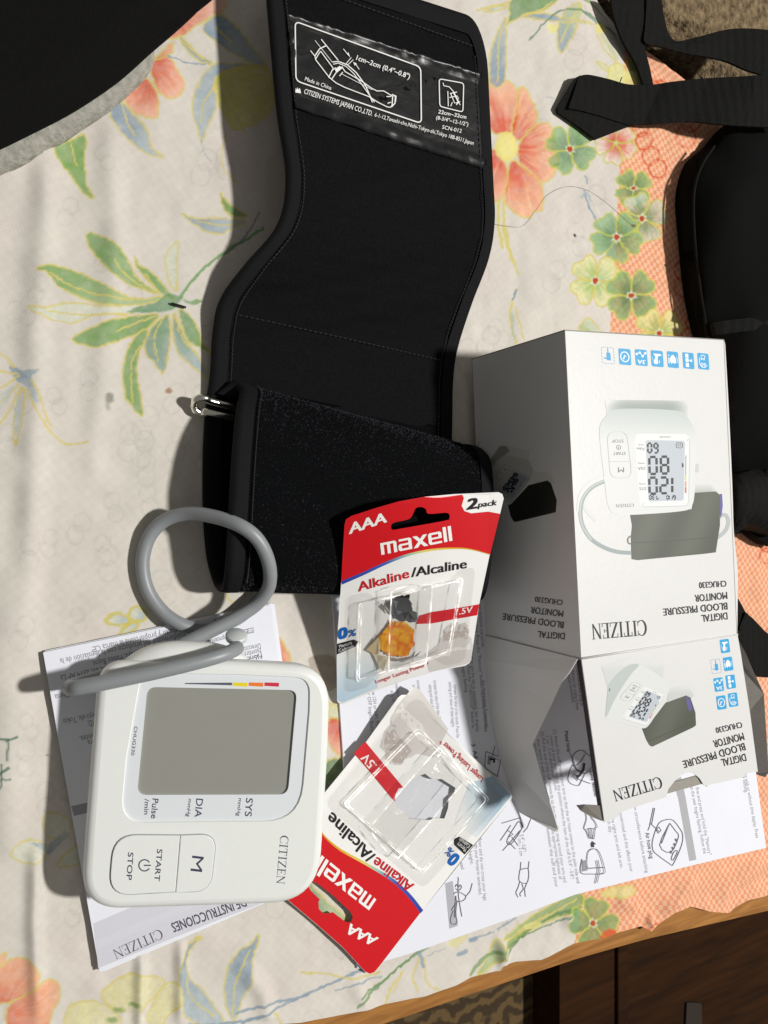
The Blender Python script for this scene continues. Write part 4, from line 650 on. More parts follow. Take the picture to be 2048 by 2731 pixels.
tc = nt.nodes.new('ShaderNodeTexCoord'); nz = nd(nt, 'ShaderNodeTexNoise', Scale=70., Detail=4., Distortion=.8); nt.links.new(tc.outputs['Object'], nz.inputs['Vector']); bp = nd(nt, 'ShaderNodeBump', Strength=.22, Distance=.0025); nt.links.new(nz.outputs[0], bp.inputs['Height']); nt.links.new(bp.outputs[0], b.inputs['Normal'])
sheet_solid('label_patch', va, vb, .065, .965, lambda t, k: .0006 + .0034 * abs(vnoise(np.array([t * 26.]), np.array([k * 7.]), 31)[0] - .5) * (1 if (k < .10 or k > .88 or t < .095) else .12), -.0002, M_label, 60, 34)
ik = Ink(CS, .00145, 3); WH = (236, 236, 232)
def dense(p, n=6): p = np.asarray(p, float); return np.vstack([p[i] + (p[i + 1] - p[i]) * np.linspace(0, 1, n, endpoint=False)[:, None] for i in range(len(p) - 1)] + [p[-1:]])
fr = rpoly(T9([(200, 145), (992, 432), (996, 788), (205, 520)]), 14, 6); ik.line(dense(np.vstack([fr, fr[:1]]), 3), 3.2, WH)
fr = rpoly(T9([(1108, 506), (1263, 534), (1258, 716), (1112, 680)]), 8, 5); ik.line(np.vstack([fr, fr[:1]]), 2.6, WH)
for q, wd in (([(510, 295), (660, 480)], 4), ([(455, 305), (610, 500)], 2.2), ([(415, 395), (455, 445)], 3.5), ([(455, 440), (495, 380), (555, 350)], 5), ([(460, 470), (490, 420), (505, 400), (615, 550), (575, 635)], 4), ([(455, 445), (460, 475), (580, 630), (640, 680), (720, 720), (930, 800), (1010, 850), (1090, 890), (1120, 895)], 4), ([(610, 495), (660, 490), (740, 520), (820, 590), (900, 700), (962, 850)], 4.5), ([(615, 515), (660, 505), (730, 535), (800, 600), (880, 710), (980, 850)], 3.5), ([(690, 535), (720, 580), (860, 660), (960, 730), (1000, 750), (1060, 750), (1120, 785)], 4), ([(690, 600), (960, 740)], 2.2), ([(600, 650), (640, 590), (700, 540)], 4.5), ([(575, 630), (605, 570), (640, 545)], 4), ([(720, 520), (775, 455)], 3), ([(745, 520), (792, 475)], 3), ([(670, 620), (700, 585)], 4), ([(705, 380), (745, 430)], 3), ([(845, 560), (810, 510)], 3), ([(1120, 785), (1140, 800), (1135, 880), (1120, 895)], 5), ([(1135, 780), (1165, 800), (1160, 860), (1130, 890)], 5), ([(1150, 790), (1170, 795), (1165, 845)], 4), ([(1085, 800), (1125, 800)], 4), ([(1095, 860), (1125, 850)], 4)): ik.line(dense(TA(q), 4), wd * .62, WH)
ik.poly(TA([(735, 425), (765, 455), (748, 410)]), WH); ik.poly(TA([(790, 495), (822, 510), (805, 530)]), WH); ik.poly(TA([(630, 560), (672, 530), (688, 545), (640, 590)]), WH)
for q, wd in (([(1132, 532), (1136, 550), (1172, 558), (1200, 590), (1240, 672)], 4), ([(1162, 585), (1165, 680)], 4), ([(1175, 600), (1220, 590)], 4), ([(1180, 600), (1205, 660), (1240, 650)], 4), ([(1195, 590), (1228, 655)], 4), ([(1172, 625), (1222, 615), (1230, 635)], 4), ([(1190, 655), (1180, 680)], 4), ([(1215, 670), (1228, 655)], 6)): ik.line(T9(q), wd * .55, WH)
for st, a, c, h, bo in (('1cm~2cm (0.4"~0.8")', (582, 388), (918, 508), 14, .014), ('Made in China', (258, 518), (424, 578), 11, .004), ('CITIZEN SYSTEMS JAPAN CO.,LTD.', (252, 600), (682, 742), 14, .008), ('6-1-12,Tanashi-cho,Nishi-Tokyo-shi,Tokyo 188-8511,Japan', (698, 745), (1322, 924), 11, .004), ('22cm~32cm', (1100, 725), (1276, 760), 10.5, .014), ('(8-3/4"~12-1/2")', (1086, 762), (1288, 806), 10.5, .008), ('SCN-012', (1124, 822), (1246, 848), 10.5, .006)): ik.text(st, T9([a])[0], T9([c])[0], h, WH, bo)
ik.poly(T9([(200, 595), (202, 568), (210, 576), (212, 562), (220, 577), (228, 566), (236, 600)]), WH)
ik.build('printed_label', M_print, cf)
A_ = Acc(); rc = [P(x, y, z) for x, y, z in ((518, 1082, .006), (522, 1066, .010), (545, 1062, .012), (600, 1080, .010), (900, 1150, .008), (1190, 1225, .006), (1200, 1240, .006), (1180, 1250, .006), (880, 1180, .007), (580, 1105, .008), (545, 1104, .005), (524, 1096, .005))]; rc.append(rc[0]); tube(A_, sm(np.array(rc[:-1]), 6, True)[list(range(72)) + [0]], .0021, 12)
A_.build('metal_loop', material('chrome', (.82, .8, .74), .2, metal=1.), cf, True)
# ------------------------------------------------------------------ carton
M_card = material('coated_card', lin((218, 218, 216)), .42, noise=.012, nscale=60, bump=.03, bscale=300, bdist=.0003); M_kraft = material('grey_board', lin((150, 146, 138)), .85, noise=.06, nscale=300)
bx = thing('product_carton', 'white printed carton for the monitor lying open with its end flap folded out', 'carton', P(1640, 1330))
ZT = .085; ZF = .081
pT = Plane((1505, 878, ZT), (1930, 905, ZT), (1550, 1755, ZF)); TH = .0007
def panel(name, pts3, mat=M_card, th=TH, back=M_kraft):   # board panel: outer face, inner face, edges
    n = len(pts3); V = [np.array(a) for a in pts3]; nr = np.cross(V[1] - V[0], V[2] - V[0]); nr /= np.linalg.norm(nr); nr = nr * (1 if np.dot(nr, V[0] + V[2] - 2 * BC) > 0 else -1); W = [a - nr * th for a in V]
    return mesh_obj(name, V + W, [tuple(range(n)), tuple(range(n, 2 * n))[::-1]] + [(i, n + i, n + (i + 1) % n, (i + 1) % n) for i in range(n)], [mat, back], bx, None, False, [0, 1] + [1] * n)
def ccw(l): return l[::-1]
BC = (pT.at(1506, 879) + pT.at(1966, 1691)) / 2 - np.array([0, 0, .04])
a, b_, c, d = pT.at(1505, 878), pT.at(1930, 905), pT.at(1966, 1691), pT.at(1550, 1755)
right_curve = [pT.at(*q) for q in sm([(1934, 912), (1944, 1100), (1953, 1300), (1957, 1420), (1967, 1520), (1967, 1620), (1966, 1691)], 3, False)]
top_px = [(1507, 880), (1925, 905), (1932, 910)] + [tuple(q) for q in sm([(1934, 920), (1944, 1100), (1953, 1300), (1957, 1420), (1967, 1520), (1967, 1620), (1966, 1691)], 3, False)] + [(1550, 1755)]
panel('front_panel', ccw([pT.at(*q) for q in top_px]))
pSd = Plane((1506, 879, ZT), (1550, 1755, ZF), (1290, 1690, .0016)); e, f = pSd.at(1257, 957), P(1290, 1690, .0016); BC = (pT.at(1506, 879) + pT.at(1966, 1691)) / 2 - np.array([0, 0, .04])
panel('side_panel', [pT.at(1506, 879), pT.at(1550, 1755), f, e])
rb0, rb1 = b_.copy(), c.copy(); rb0[2] = .001; rb1[2] = .001; panel('side_panel', [pT.at(1966, 1691), pT.at(1931, 906), rb0, rb1]); panel('rear_end_panel', [pT.at(1930, 905), pT.at(1506, 879), e, rb0]); panel('back_panel', [e, f, rb1, rb0])
pE = Plane((1550, 1755, ZF), (1966, 1691, ZF), (1612, 2195, .077))
notch = [(1777, 2126), (1782, 2105), (1795, 2088), (1812, 2069), (1833, 2060), (1850, 2062), (1866, 2076), (1877, 2094)]
EP = [(1551, 1758), (1967, 1694), (1976, 1745), (2000, 1900), (2021, 2058), (1988, 2063), (1986, 2072), (1880, 2096)] + notch[::-1] + [(1700, 2150), (1655, 2166), (1648, 2178), (1612, 2193)]
V2 = np.array([pE.to2(*q) for q in EP]); A_ = Acc(); slab(A_, pE, V2, -TH, 0, bottom=True); A_.build('end_flap', M_card, bx)
A_ = Acc(); tube(A_, [pT.at(x, y, .0001) for x, y in ((1550, 1756), (1700, 1733), (1966, 1692))], .0007, 8); A_.build('fold_crease', M_card, bx, True)
A_ = Acc(); q = [pE.at(x, y, -.0012) for x, y in ((1770, 2092), (1800, 2088), (1862, 2070), (1890, 2060), (1890, 2100), (1877, 2092), (1778, 2120), (1770, 2122))]; A_.add(q + [v - np.array([0, 0, .0008]) for v in q], [tuple(range(8)), tuple(range(8, 16))[::-1]] + [(i, 8 + i, 8 + (i + 1) % 8, (i + 1) % 8) for i in range(8)]); A_.build('tuck_tab', M_kraft, bx)
A_ = Acc(); q = [pE.at(x, y, l) for x, y, l in ((1606, 2150, -.001), (1610, 2192, -.001), (1590, 2186, -.004), (1575, 2176, -.008), (1570, 2165, -.010), (1578, 2156, -.006))]; A_.add(q + [v - np.array([0, 0, .0008]) for v in q], [tuple(range(6)), tuple(range(6, 12))[::-1]] + [(i, 6 + i, 6 + (i + 1) % 6, (i + 1) % 6) for i in range(6)]); A_.build('tuck_ear', M_kraft, bx)
A_ = Acc(); q = [pE.at(1551.5, 1762, -TH), pE.at(1612.5, 2191, -TH), pE.at(1612.5, 2191, -.0045), pE.at(1551.5, 1762, -.0045)]; A_.add(q + [v + np.array([.0006, 0, 0]) for v in q], [(0, 1, 2, 3), (4, 7, 6, 5), (0, 4, 5, 1), (1, 5, 6, 2), (2, 6, 7, 3), (3, 7, 4, 0)]); A_.build('edge_shade_strip', material('edge_shade_dark', lin((58, 54, 60)), .8), bx)  # added dark strip: the shaded gap at the flap's edge put into colour
# side dust flaps
LF = [((1540, 1757), .0795), ((1517, 1795), .074), ((1498, 1818), .068), ((1470, 1880), .055), ((1420, 1984), .036), ((1444, 2070), .033), ((1474, 2165), .029), ((1488, 2212), .027), ((1486, 2220), .0265), ((1478, 2218), .026), ((1384, 2166), .005), ((1330, 2010), .0045), ((1306, 1890), .004), ((1292, 1760), .0035), ((1290, 1694), .0032)]
V = [P(*q, z) for q, z in LF]; W = [v + np.array([.0007, 0, 0]) for v in V]; n = len(V); A_ = Acc(); vv, ff = fill([q for q, z in LF]); A_.add(V, ff); A_.add(W, [t[::-1] for t in ff]); A_.add(V + W, [(i, n + i, n + (i + 1) % n, (i + 1) % n) for i in range(n)]); A_.build('dust_flap', M_card, bx)
RF = [((1969, 1705), .072), ((1990, 1745), .066), ((2014, 1800), .060), ((2037, 1850), .054), ((2044, 1960), .044), ((2050, 2060), .034), ((2040, 2073), .032), ((2019, 2066), .026), ((1996, 1900), .040), ((1975, 1760), .058)]
V = [P(*q, z) for q, z in RF]; W = [v - np.array([0, 0, .0008]) for v in V]; n = len(V); A_ = Acc(); vv, ff = fill([q for q, z in RF]); A_.add(V, ff); A_.add(W, [t[::-1] for t in ff]); A_.add(V + W, [(i, n + i, n + (i + 1) % n, (i + 1) % n) for i in range(n)]); A_.build('dust_flap', M_kraft, bx)
BLK = (34, 28, 34); CY = (44, 160, 214); CYW = (236, 240, 242)
TF = lambda p: tr(p, 1500, 1060, .28933); TG = lambda p: tr(p, 1240, 860, .48704); TI = lambda p: tr(p, 1300, 600, .45087); TP = lambda p: tr(p, 1560, 1700, .29415); TS = lambda p: tr(p, 1240, 1180, .19289)
def mixc(a, b, t): t = min(max(t, 0), 1); return tuple(a[i] * (1 - t) + b[i] * t for i in range(3))
def icon(ik, kind, c, r, d):                              # r: to the icon's right, d: to its bottom (full size)
    c, r, d = (np.array(v, float) for v in (c, r, d)); U = lambda p: np.array([c + r * x + d * y for x, y in p])
    sq = rpoly([(-.5, -.5), (.5, -.5), (.5, .5), (-.5, .5)], .12, 5); wd = np.linalg.norm(r) * .085
    if kind == 'plug':
        q = rpoly([(-.5, -.5), (.5, -.5), (.5, .5), (-.5, .5)], .1, 3); q = dense(np.vstack([q, q[:1]]), 3); L_ = np.r_[0, np.cumsum(np.linalg.norm(np.diff(q, axis=0), axis=1))]
        for k in range(22):
            a0 = L_[-1] * k / 22; a1 = a0 + L_[-1] * .028; ik.line(U([(np.interp(s, L_, q[:, 0]), np.interp(s, L_, q[:, 1])) for s in (a0, a1)]), wd * .6, (110, 160, 196), up=False)
        ik.l += 1.6e-6; ik.poly(U(rpoly([(-.22, -.3), (.12, -.3), (.12, .18), (-.22, .18)], .06, 3)), CY); ik.line(U([(-.02, .18), (-.02, .45)]), wd, CY); ik.line(U([(.12, -.2), (.35, -.16)]), wd * 1.2, CY); return
    ik.poly(U(sq), CY)
    if kind == 'clock': ik.line(U([(.34 * math.cos(t), .3 * math.sin(t)) for t in np.linspace(0, 2 * math.pi, 26)]), wd, CYW); ik.line(U([(.13, -.16), (0, .1), (-.1, .02)]), wd * 1.2, CYW)
    if kind == '3A':
        ik.text('3A', U([(-.32, -.14)])[0], U([(.3, -.14)])[0], np.linalg.norm(d) * .26, CYW, .02); ik.line(U([(-.36, .3), (-.12, .1), (.1, .32), (.38, .2)]), wd * .8, CYW)
        for q in ((-.36, .3), (-.12, .1), (.1, .3), (.36, .2)): ik.poly(U([(q[0] + .1 * math.cos(t), q[1] + .08 * math.sin(t)) for t in np.linspace(0, 2 * math.pi, 10)[:-1]]), CYW)
    if kind == 'arm': ik.poly(U([(.1, -.36), (.28, -.3), (.3, -.12), (.18, -.02), (.14, .12), (.3, .3), (-.28, .3), (-.4, .22), (-.1, .16), (-.02, .02), (-.06, -.1), (-.02, -.3)]), CYW); ik.line(U([(-.2, -.1), (-.12, -.3)]), wd * .7, CYW); ik.line(U([(.36, -.1), (.4, .1)]), wd * .7, (150, 206, 232))
    if kind == 'heart': ik.poly(U(sm([(-.02, .3), (-.24, .1), (-.26, -.14), (-.1, -.24), (.0, -.16), (.14, -.26), (.26, -.1), (.22, .12)], 4)), CYW); ik.line(U([(.36, -.26), (.36, .1)]), wd, CYW); ik.line(U([(.36, .2), (.36, .28)]), wd, CYW); ik.line(U([(-.36, -.2), (-.4, .0), (-.34, .2)]), wd * .7, (190, 224, 238))
    if kind == 'bars':
        for y0 in (-.4, -.1, .18): ik.poly(U([(-.02, y0), (.26, y0), (.26, y0 + .24), (-.02, y0 + .24)]), CYW)
        ik.poly(U([(-.32, -.08), (-.04, .02), (-.32, .12)]), CYW)
    if kind == '60M': ik.text('60', U([(-.22, -.1)])[0], U([(.22, -.1)])[0], np.linalg.norm(d) * .24, CYW, .01); ik.text('M', U([(-.16, .28)])[0], U([(.16, .28)])[0], np.linalg.norm(d) * .22, CYW, .01); ik.line(U([(.36 * math.cos(t), .38 * math.sin(t)) for t in np.linspace(-2.6, .6, 16)]), wd * .7, CYW); ik.line(U([(.36 * math.cos(t), .38 * math.sin(t)) for t in np.linspace(.9, 2.2, 8)]), wd * .7, CYW)
SEG = {'a': ((.12, 0), (.88, 0)), 'b': ((1, .06), (1, .45)), 'c': ((1, .55), (1, .94)), 'd': ((.12, 1), (.88, 1)), 'e': ((0, .55), (0, .94)), 'f': ((0, .06), (0, .45)), 'g': ((.12, .5), (.88, .5))}
DG = {'0': 'abcdef', '1': 'bc', '2': 'abged', '3': 'abgcd', '6': 'acdefg', '7': 'fabc', '8': 'abcdefg', '9': 'abcfgd'}
def digit(ik, ch, o, r, d, wd, M, col):                   # o: top-left corner as read, r/d along the digit
    o, r, d = (np.array(v, float) for v in (o, r, d))
    for s in DG[ch]:
        a, b = SEG[s]; ik.line([M(*(o + r * p[0] + d * p[1])) for p in (a, b)], wd, col, up=False)
    ik.l += 1.6e-6
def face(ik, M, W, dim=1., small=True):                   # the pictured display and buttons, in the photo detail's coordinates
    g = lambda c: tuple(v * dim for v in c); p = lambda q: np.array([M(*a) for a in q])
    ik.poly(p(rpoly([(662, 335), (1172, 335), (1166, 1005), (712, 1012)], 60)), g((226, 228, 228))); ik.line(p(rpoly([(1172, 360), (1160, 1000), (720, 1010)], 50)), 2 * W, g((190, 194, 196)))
    ik.poly(p(rpoly([(763, 393), (1127, 400), (1115, 950), (790, 958)], 24)), lambda x, y: g((186, 194, 202)), None)
    BK = g((26, 26, 30)); wd = 23 * .289 * W
    for ch, o, r, d, k in (('1', (1010, 882), (-70, 2), (0, -150), 1), ('2', (968, 882), (-66, 2), (-4, -145), 1), ('0', (868, 886), (-66, 2), (-4, -148), 1), ('8', (974, 700), (-66, 2), (-4, -155), 1), ('0', (868, 704), (-66, 2), (-4, -156), 1), ('6', (878, 510), (-34, 1), (-2, -86), .75), ('0', (820, 508), (-34, 1), (-2, -86), .75)):
        if ch == '1': o = (1010 + 70 - 70, 882); r = (0.01, 0)
        digit(ik, ch, o, r, d, wd * k, M, BK)
    ik.poly(p([(1098, 600), (1112, 612), (1115, 636), (1100, 650)]), BK)
    if small:
        for ch, o in (('6', (1040, 940)), ('1', (984, 940)), ('0', (975, 940)), ('7', (880, 940)), ('3', (846, 940)), ('0', (818, 940))): digit(ik, ch, o, (-16, 0) if ch != '1' else (.01, 0), (0, -36), wd * .4, M, BK)
        ik.line(p([(1020, 900), (1008, 940)]), wd * .4, BK); ik.text('AM', (934, 922), (905, 922), 4, BK, 0, 0, None) if False else None
        for (x0, x1, y, st, h) in ((1090, 1062, 422, 'M', 30), (772, 708, 826, 'SYS', 30), (765, 705, 792, 'mmHg', 14), (760, 692, 640, 'DIA', 30), (755, 695, 602, 'mmHg', 14), (752, 682, 462, 'Pulse', 26), (748, 695, 432, '/min', 14), (995, 895, 358, 'CHUG330', 14), (580, 465, 502, 'START', 30), (560, 455, 388, 'STOP', 30), (565, 510, 644, 'M', 50)): ik.text(st, (x0, y), (x1, y), h, g((120, 122, 126)), .004, 0, M)
        ik.line(p(rpoly([(1046, 418), (1105, 418), (1104, 466), (1046, 464)], 16)), 1.6 * W, g((90, 94, 98)), closed=True)
        ik.line(p([(1136, 535), (1134, 712)]), 2 * W, g((150, 154, 160)))
        for y0, c in ((712, (216, 210, 130)), (772, (222, 158, 110)), (828, (206, 110, 90))): ik.line(p([(1134, y0), (1133, y0 + 52)]), 4 * W, g(c))
    ik.line(p(rpoly([(408, 318), (590, 312), (640, 740), (440, 745)], 80, 8)), 1.6 * W, g((196, 200, 202)), closed=True); ik.line(p([(432, 592), (628, 588)]), 1.6 * W, g((190, 194, 196)))
    ik.line(p([(516 + 20 * math.cos(t), 460 + 20 * math.sin(t)) for t in np.linspace(2, 7.4, 14)]), 1.4 * W, g((120, 122, 126))); ik.line(p([(516, 452), (516, 486)]), 1.4 * W, g((120, 122, 126)))
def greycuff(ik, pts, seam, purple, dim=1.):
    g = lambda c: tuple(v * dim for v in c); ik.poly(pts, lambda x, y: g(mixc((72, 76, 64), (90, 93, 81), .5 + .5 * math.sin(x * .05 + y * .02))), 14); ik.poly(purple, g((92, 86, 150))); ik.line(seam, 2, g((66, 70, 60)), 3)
idm = lambda x, y: TF([(x, y)])[0]
ik = Ink(pT)
for k, nm in enumerate(('plug', 'clock', '3A', 'arm', 'heart', 'bars', '60M')):
    x0, y0 = ((712, 772), (812, 780), (909, 785), (1003, 791), (1096, 797), (1188, 803), (1276, 807))[k]; wI = 72 if k < 4 else 66; icon(ik, nm, TI([(x0, y0)])[0], (-wI * .451, -3), (-3, -96 * .451))
SHD = lambda x, y: mixc((146, 156, 152), (226, 228, 224), (1078 - y) / 30 + abs(x - 1715) / 320)
ik.poly(TF([(390, 20), (1170, 30), (1150, 170), (410, 170)]), lambda x, y: mixc((150, 160, 156), (218, 218, 216), ((1090 - y) / 24) ** 2 / 2 + max(0, (abs(x - 1726) - 50) / 62) ** 2 if y < 1090 else max(0, (abs(x - 1726) - 50) / 62) ** 2), 4)
ik.poly(TF(rpoly([(1215, 780), (1460, 780), (1460, 890), (1215, 880)], 10)), lambda x, y: mixc((172, 180, 176), (218, 218, 216), max((1316 - y) / 28, 0) + max(0, (x - 1895) / 26)), 4)
for q, wd, c in (([(380, 735), (260, 790), (170, 900), (150, 1050)], 12, (218, 221, 218)), ([(200, 1000), (260, 1080), (320, 1140)], 12, (214, 217, 214))): ik.line(TF(q), wd, c, 5)
ik.line(TF([(390, 770), (270, 830), (190, 930), (165, 1060), (190, 1190), (270, 1310), (400, 1390), (520, 1425), (640, 1432)]), 10.5, (150, 162, 162), 5); ik.line(TF([(386, 765), (268, 826), (186, 928), (161, 1060), (186, 1192), (268, 1314)]), 5, (182, 190, 188), 5)
ik.line(TF([(1470, 1080), (1510, 1090), (1528, 1150), (1500, 1230), (1430, 1290)]), 10, (176, 182, 182), 5)
ik.line(TF([(640, 1275), (610, 1290), (600, 1320), (610, 1345), (640, 1350)]), 4, (120, 116, 104), 4)
greycuff(ik, TF([(620, 1070), (640, 1180), (630, 1290), (632, 1400), (636, 1490), (690, 1500), (1300, 1442), (1412, 1428), (1450, 1180), (1452, 900), (1410, 866), (1220, 878), (1190, 1030)]), TF([(660, 1340), (1000, 1322), (1420, 1285)]), TF([(1450, 890), (1470, 890), (1476, 1000), (1460, 1120), (1448, 1060)]))
ik.poly(TF(sm([(470, 112), (750, 104), (1050, 122), (1130, 160), (1190, 240), (1222, 340), (1226, 600), (1215, 900), (1180, 1010), (1080, 1050), (640, 1082), (480, 1072), (420, 1000), (390, 800), (345, 420), (345, 260), (400, 170)], 4)), lambda x, y: mixc((190, 198, 196), (218, 220, 218), (y - 1090) / 90), 14)
ik.line(TF([(1240, 610), (1240, 690)]), 8, (196, 200, 200)); face(ik, idm, 1.); serif_word(ik, TF([(655, 978)])[0], TF([(488, 984)])[0], 8.5, (120, 122, 126)); pass
ik.build('printed_picture', M_print, bx); ik = Ink(pT, .0003)
TXT = (('DIGITAL', (1433, 1602), (1292, 1617)), ('BLOOD PRESSURE', (1433, 1548), (1083, 1582)), ('MONITOR', (1432, 1490), (1256, 1507)), ('CHUG330', (1428, 1428), (1280, 1438)))
for i, (st, a, c) in enumerate(TXT): ik.text(st, TG([(a[0], a[1] - 15)])[0], TG([(c[0], c[1] - 15)])[0], 20 if i < 3 else 17, BLK, .012)
serif_word(ik, TG([(990, 1628)])[0], TG([(686, 1652)])[0], 41, (24, 20, 22)); ik.build('lettering', M_print, bx)
pSd = Plane((1506, 879, ZT), (1550, 1755, ZF), (1290, 1690, .0016)); ik = Ink(pSd)
gs = (128, 126, 120)
ik.poly(TS([(300, 300), (480, 40), (560, 45), (900, 115), (885, 240), (960, 400), (1180, 420), (1240, 560), (900, 560), (640, 860), (300, 700)]), lambda x, y: (206, 206, 200)); ik.poly(TS([(320, 350), (345, 290), (480, 160), (870, 230), (945, 385), (905, 510), (640, 845), (560, 810), (310, 660)]), (190, 190, 182))
ik.poly(TS([(300, 330), (420, 140), (480, 50), (570, 45), (620, 120), (440, 250), (330, 420)]), (148, 150, 144))
greycuff(ik, TS([(595, 865), (640, 850), (880, 590), (1140, 525), (1190, 565), (1270, 800), (1255, 965), (700, 1100), (670, 1090), (630, 1020)]), TS([(660, 1030), (1240, 890)]), TS([(1180, 560), (1200, 620), (1230, 690), (1200, 660)]), .42)  # cuff and display drawn darker here: the side's shade put into the inks
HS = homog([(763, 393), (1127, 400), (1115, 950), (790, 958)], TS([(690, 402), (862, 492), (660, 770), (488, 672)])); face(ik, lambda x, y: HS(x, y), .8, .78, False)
ik.build('printed_picture', M_print, bx); ik = Ink(pSd, .0003)
for st, a, c, h in (('DIGITAL', (548, 1700), (400, 1690), 18), ('BLOOD PRESSURE', (543, 1640), (210, 1592), 18), ('MONITOR', (540, 1578), (363, 1556), 18), ('CHUG330', (537, 1520), (386, 1500), 15)): ik.text(st, TG([a])[0], TG([c])[0], h, BLK, .010)
ik.build('lettering', M_print, bx)
ik = Ink(pE)
for nm, x0, y0 in (('arm', 1268, 78), ('heart', 1297, 240), ('plug', 1187, 262), ('bars', 1320, 402), ('3A', 1212, 427), ('60M', 1342, 565), ('clock', 1236, 590)): icon(ik, nm, TP([(x0, y0)])[0], np.array((-84, 12)) * .294, np.array((-16, -124)) * .294)
ik.poly(TP([(150, 262), (420, 180), (715, 262), (700, 380), (600, 420), (205, 450)]), lambda x, y: mixc((204, 208, 206), (218, 218, 216), (1790 - y) / 26), 10)
ik.poly(TP([(760, 470), (930, 425), (985, 520), (960, 560), (740, 590)]), lambda x, y: mixc((196, 200, 198), (218, 218, 216), (1850 - y) / 22), 8)
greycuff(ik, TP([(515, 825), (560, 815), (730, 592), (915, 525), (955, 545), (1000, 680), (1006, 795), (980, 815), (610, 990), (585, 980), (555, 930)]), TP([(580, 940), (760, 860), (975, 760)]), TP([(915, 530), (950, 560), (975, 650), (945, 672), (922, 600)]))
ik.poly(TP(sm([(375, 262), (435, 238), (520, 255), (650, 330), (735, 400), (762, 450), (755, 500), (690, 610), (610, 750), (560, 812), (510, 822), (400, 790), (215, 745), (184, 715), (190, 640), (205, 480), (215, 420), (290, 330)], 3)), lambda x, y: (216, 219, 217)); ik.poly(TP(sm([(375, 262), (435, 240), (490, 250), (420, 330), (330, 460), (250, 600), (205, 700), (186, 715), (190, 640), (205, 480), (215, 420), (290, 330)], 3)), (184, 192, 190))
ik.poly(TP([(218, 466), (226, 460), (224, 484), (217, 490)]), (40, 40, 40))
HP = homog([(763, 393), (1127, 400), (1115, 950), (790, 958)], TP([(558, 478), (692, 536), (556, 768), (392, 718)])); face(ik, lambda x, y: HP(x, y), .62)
ik.build('printed_picture', M_print, bx); ik = Ink(pE, .0003)
for st, a, c in (('DIGITAL', (1448, 1052), (1228, 1105)), ('BLOOD PRESSURE', (1438, 955), (880, 1120)), ('MONITOR', (1428, 862), (1155, 935)), ('CHUG330', (1415, 765), (1180, 818))): ik.text(st, TP([a])[0], TP([c])[0], 21 if st != 'CHUG330' else 16, BLK, .010)
serif_word(ik, TP([(678, 1258)])[0], TP([(238, 1388)])[0], 31, (22, 18, 40)); ik.build('lettering', M_print, bx)

# ------------------------------------------------------------------ battery blister cards
M_clear = D.materials.new('clear_blister'); M_clear.use_nodes = True; nt = M_clear.node_tree; nt.nodes.remove(nt.nodes['Principled BSDF']); ou = nt.nodes['Material Output']
tb = nd(nt, 'ShaderNodeBsdfTransparent'); tb.inputs[0].default_value = (.965, .965, .96, 1); gl = nd(nt, 'ShaderNodeBsdfGlossy', Roughness=.2); fr_ = nd(nt, 'ShaderNodeLayerWeight'); mxs = nt.nodes.new('ShaderNodeMixShader')
tc = nt.nodes.new('ShaderNodeTexCoord'); nz = nd(nt, 'ShaderNodeTexNoise', Scale=90., Detail=3.); nt.links.new(tc.outputs['Object'], nz.inputs['Vector']); bp = nd(nt, 'ShaderNodeBump', Strength=.5, Distance=.004); nt.links.new(nz.outputs[0], bp.inputs['Height'])
nt.links.new(bp.outputs[0], gl.inputs['Normal']); nt.links.new(bp.outputs[0], fr_.inputs['Normal']); pw = nd(nt, 'ShaderNodeMath', operation='POWER'); pw.inputs[1].default_value = 3.5; nt.links.new(fr_.outputs['Facing'], pw.inputs[0]); fm = nd(nt, 'ShaderNodeMath', operation='MULTIPLY_ADD'); fm.inputs[1].default_value = .7; fm.inputs[2].default_value = .06; nt.links.new(pw.outputs[0], fm.inputs[0]); nt.links.new(fm.outputs[0], mxs.inputs[0]); nt.links.new(tb.outputs[0], mxs.inputs[1]); nt.links.new(gl.outputs[0], mxs.inputs[2]); nt.links.new(mxs.outputs[0], ou.inputs[0])
M_cglint = D.materials.new('blister_edge_glint'); M_cglint.use_nodes = True; nt = M_cglint.node_tree; nt.nodes.remove(nt.nodes['Principled BSDF']); d1 = nt.nodes.new('ShaderNodeBsdfDiffuse'); d1.inputs[0].default_value = (.95, .95, .94, 1); d2 = nt.nodes.new('ShaderNodeBsdfTranslucent'); d2.inputs[0].default_value = (.95, .95, .94, 1); pb = nt.nodes.new('ShaderNodeAddShader'); nt.links.new(d1.outputs[0], pb.inputs[0]); nt.links.new(d2.outputs[0], pb.inputs[1]); tb = nd(nt, 'ShaderNodeBsdfTransparent'); ms = nt.nodes.new('ShaderNodeMixShader'); ms.inputs[0].default_value = .5  # patchy white that paints lamp glints along the blister edges
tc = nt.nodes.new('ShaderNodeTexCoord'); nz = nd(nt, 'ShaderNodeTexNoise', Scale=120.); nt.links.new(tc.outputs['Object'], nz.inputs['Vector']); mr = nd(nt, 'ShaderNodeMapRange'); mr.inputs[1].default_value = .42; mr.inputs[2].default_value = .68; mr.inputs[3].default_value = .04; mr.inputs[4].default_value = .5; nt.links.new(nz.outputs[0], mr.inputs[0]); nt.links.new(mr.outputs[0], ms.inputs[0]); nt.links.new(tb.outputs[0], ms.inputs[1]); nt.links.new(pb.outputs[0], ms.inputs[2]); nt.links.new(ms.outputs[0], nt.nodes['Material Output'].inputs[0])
M_cardp = material('printed_card', vcol=True, rough=.33); M_cback = material('card_back', lin((196, 194, 186)), .85)
RED = (206, 14, 26); CW = (237, 237, 234)
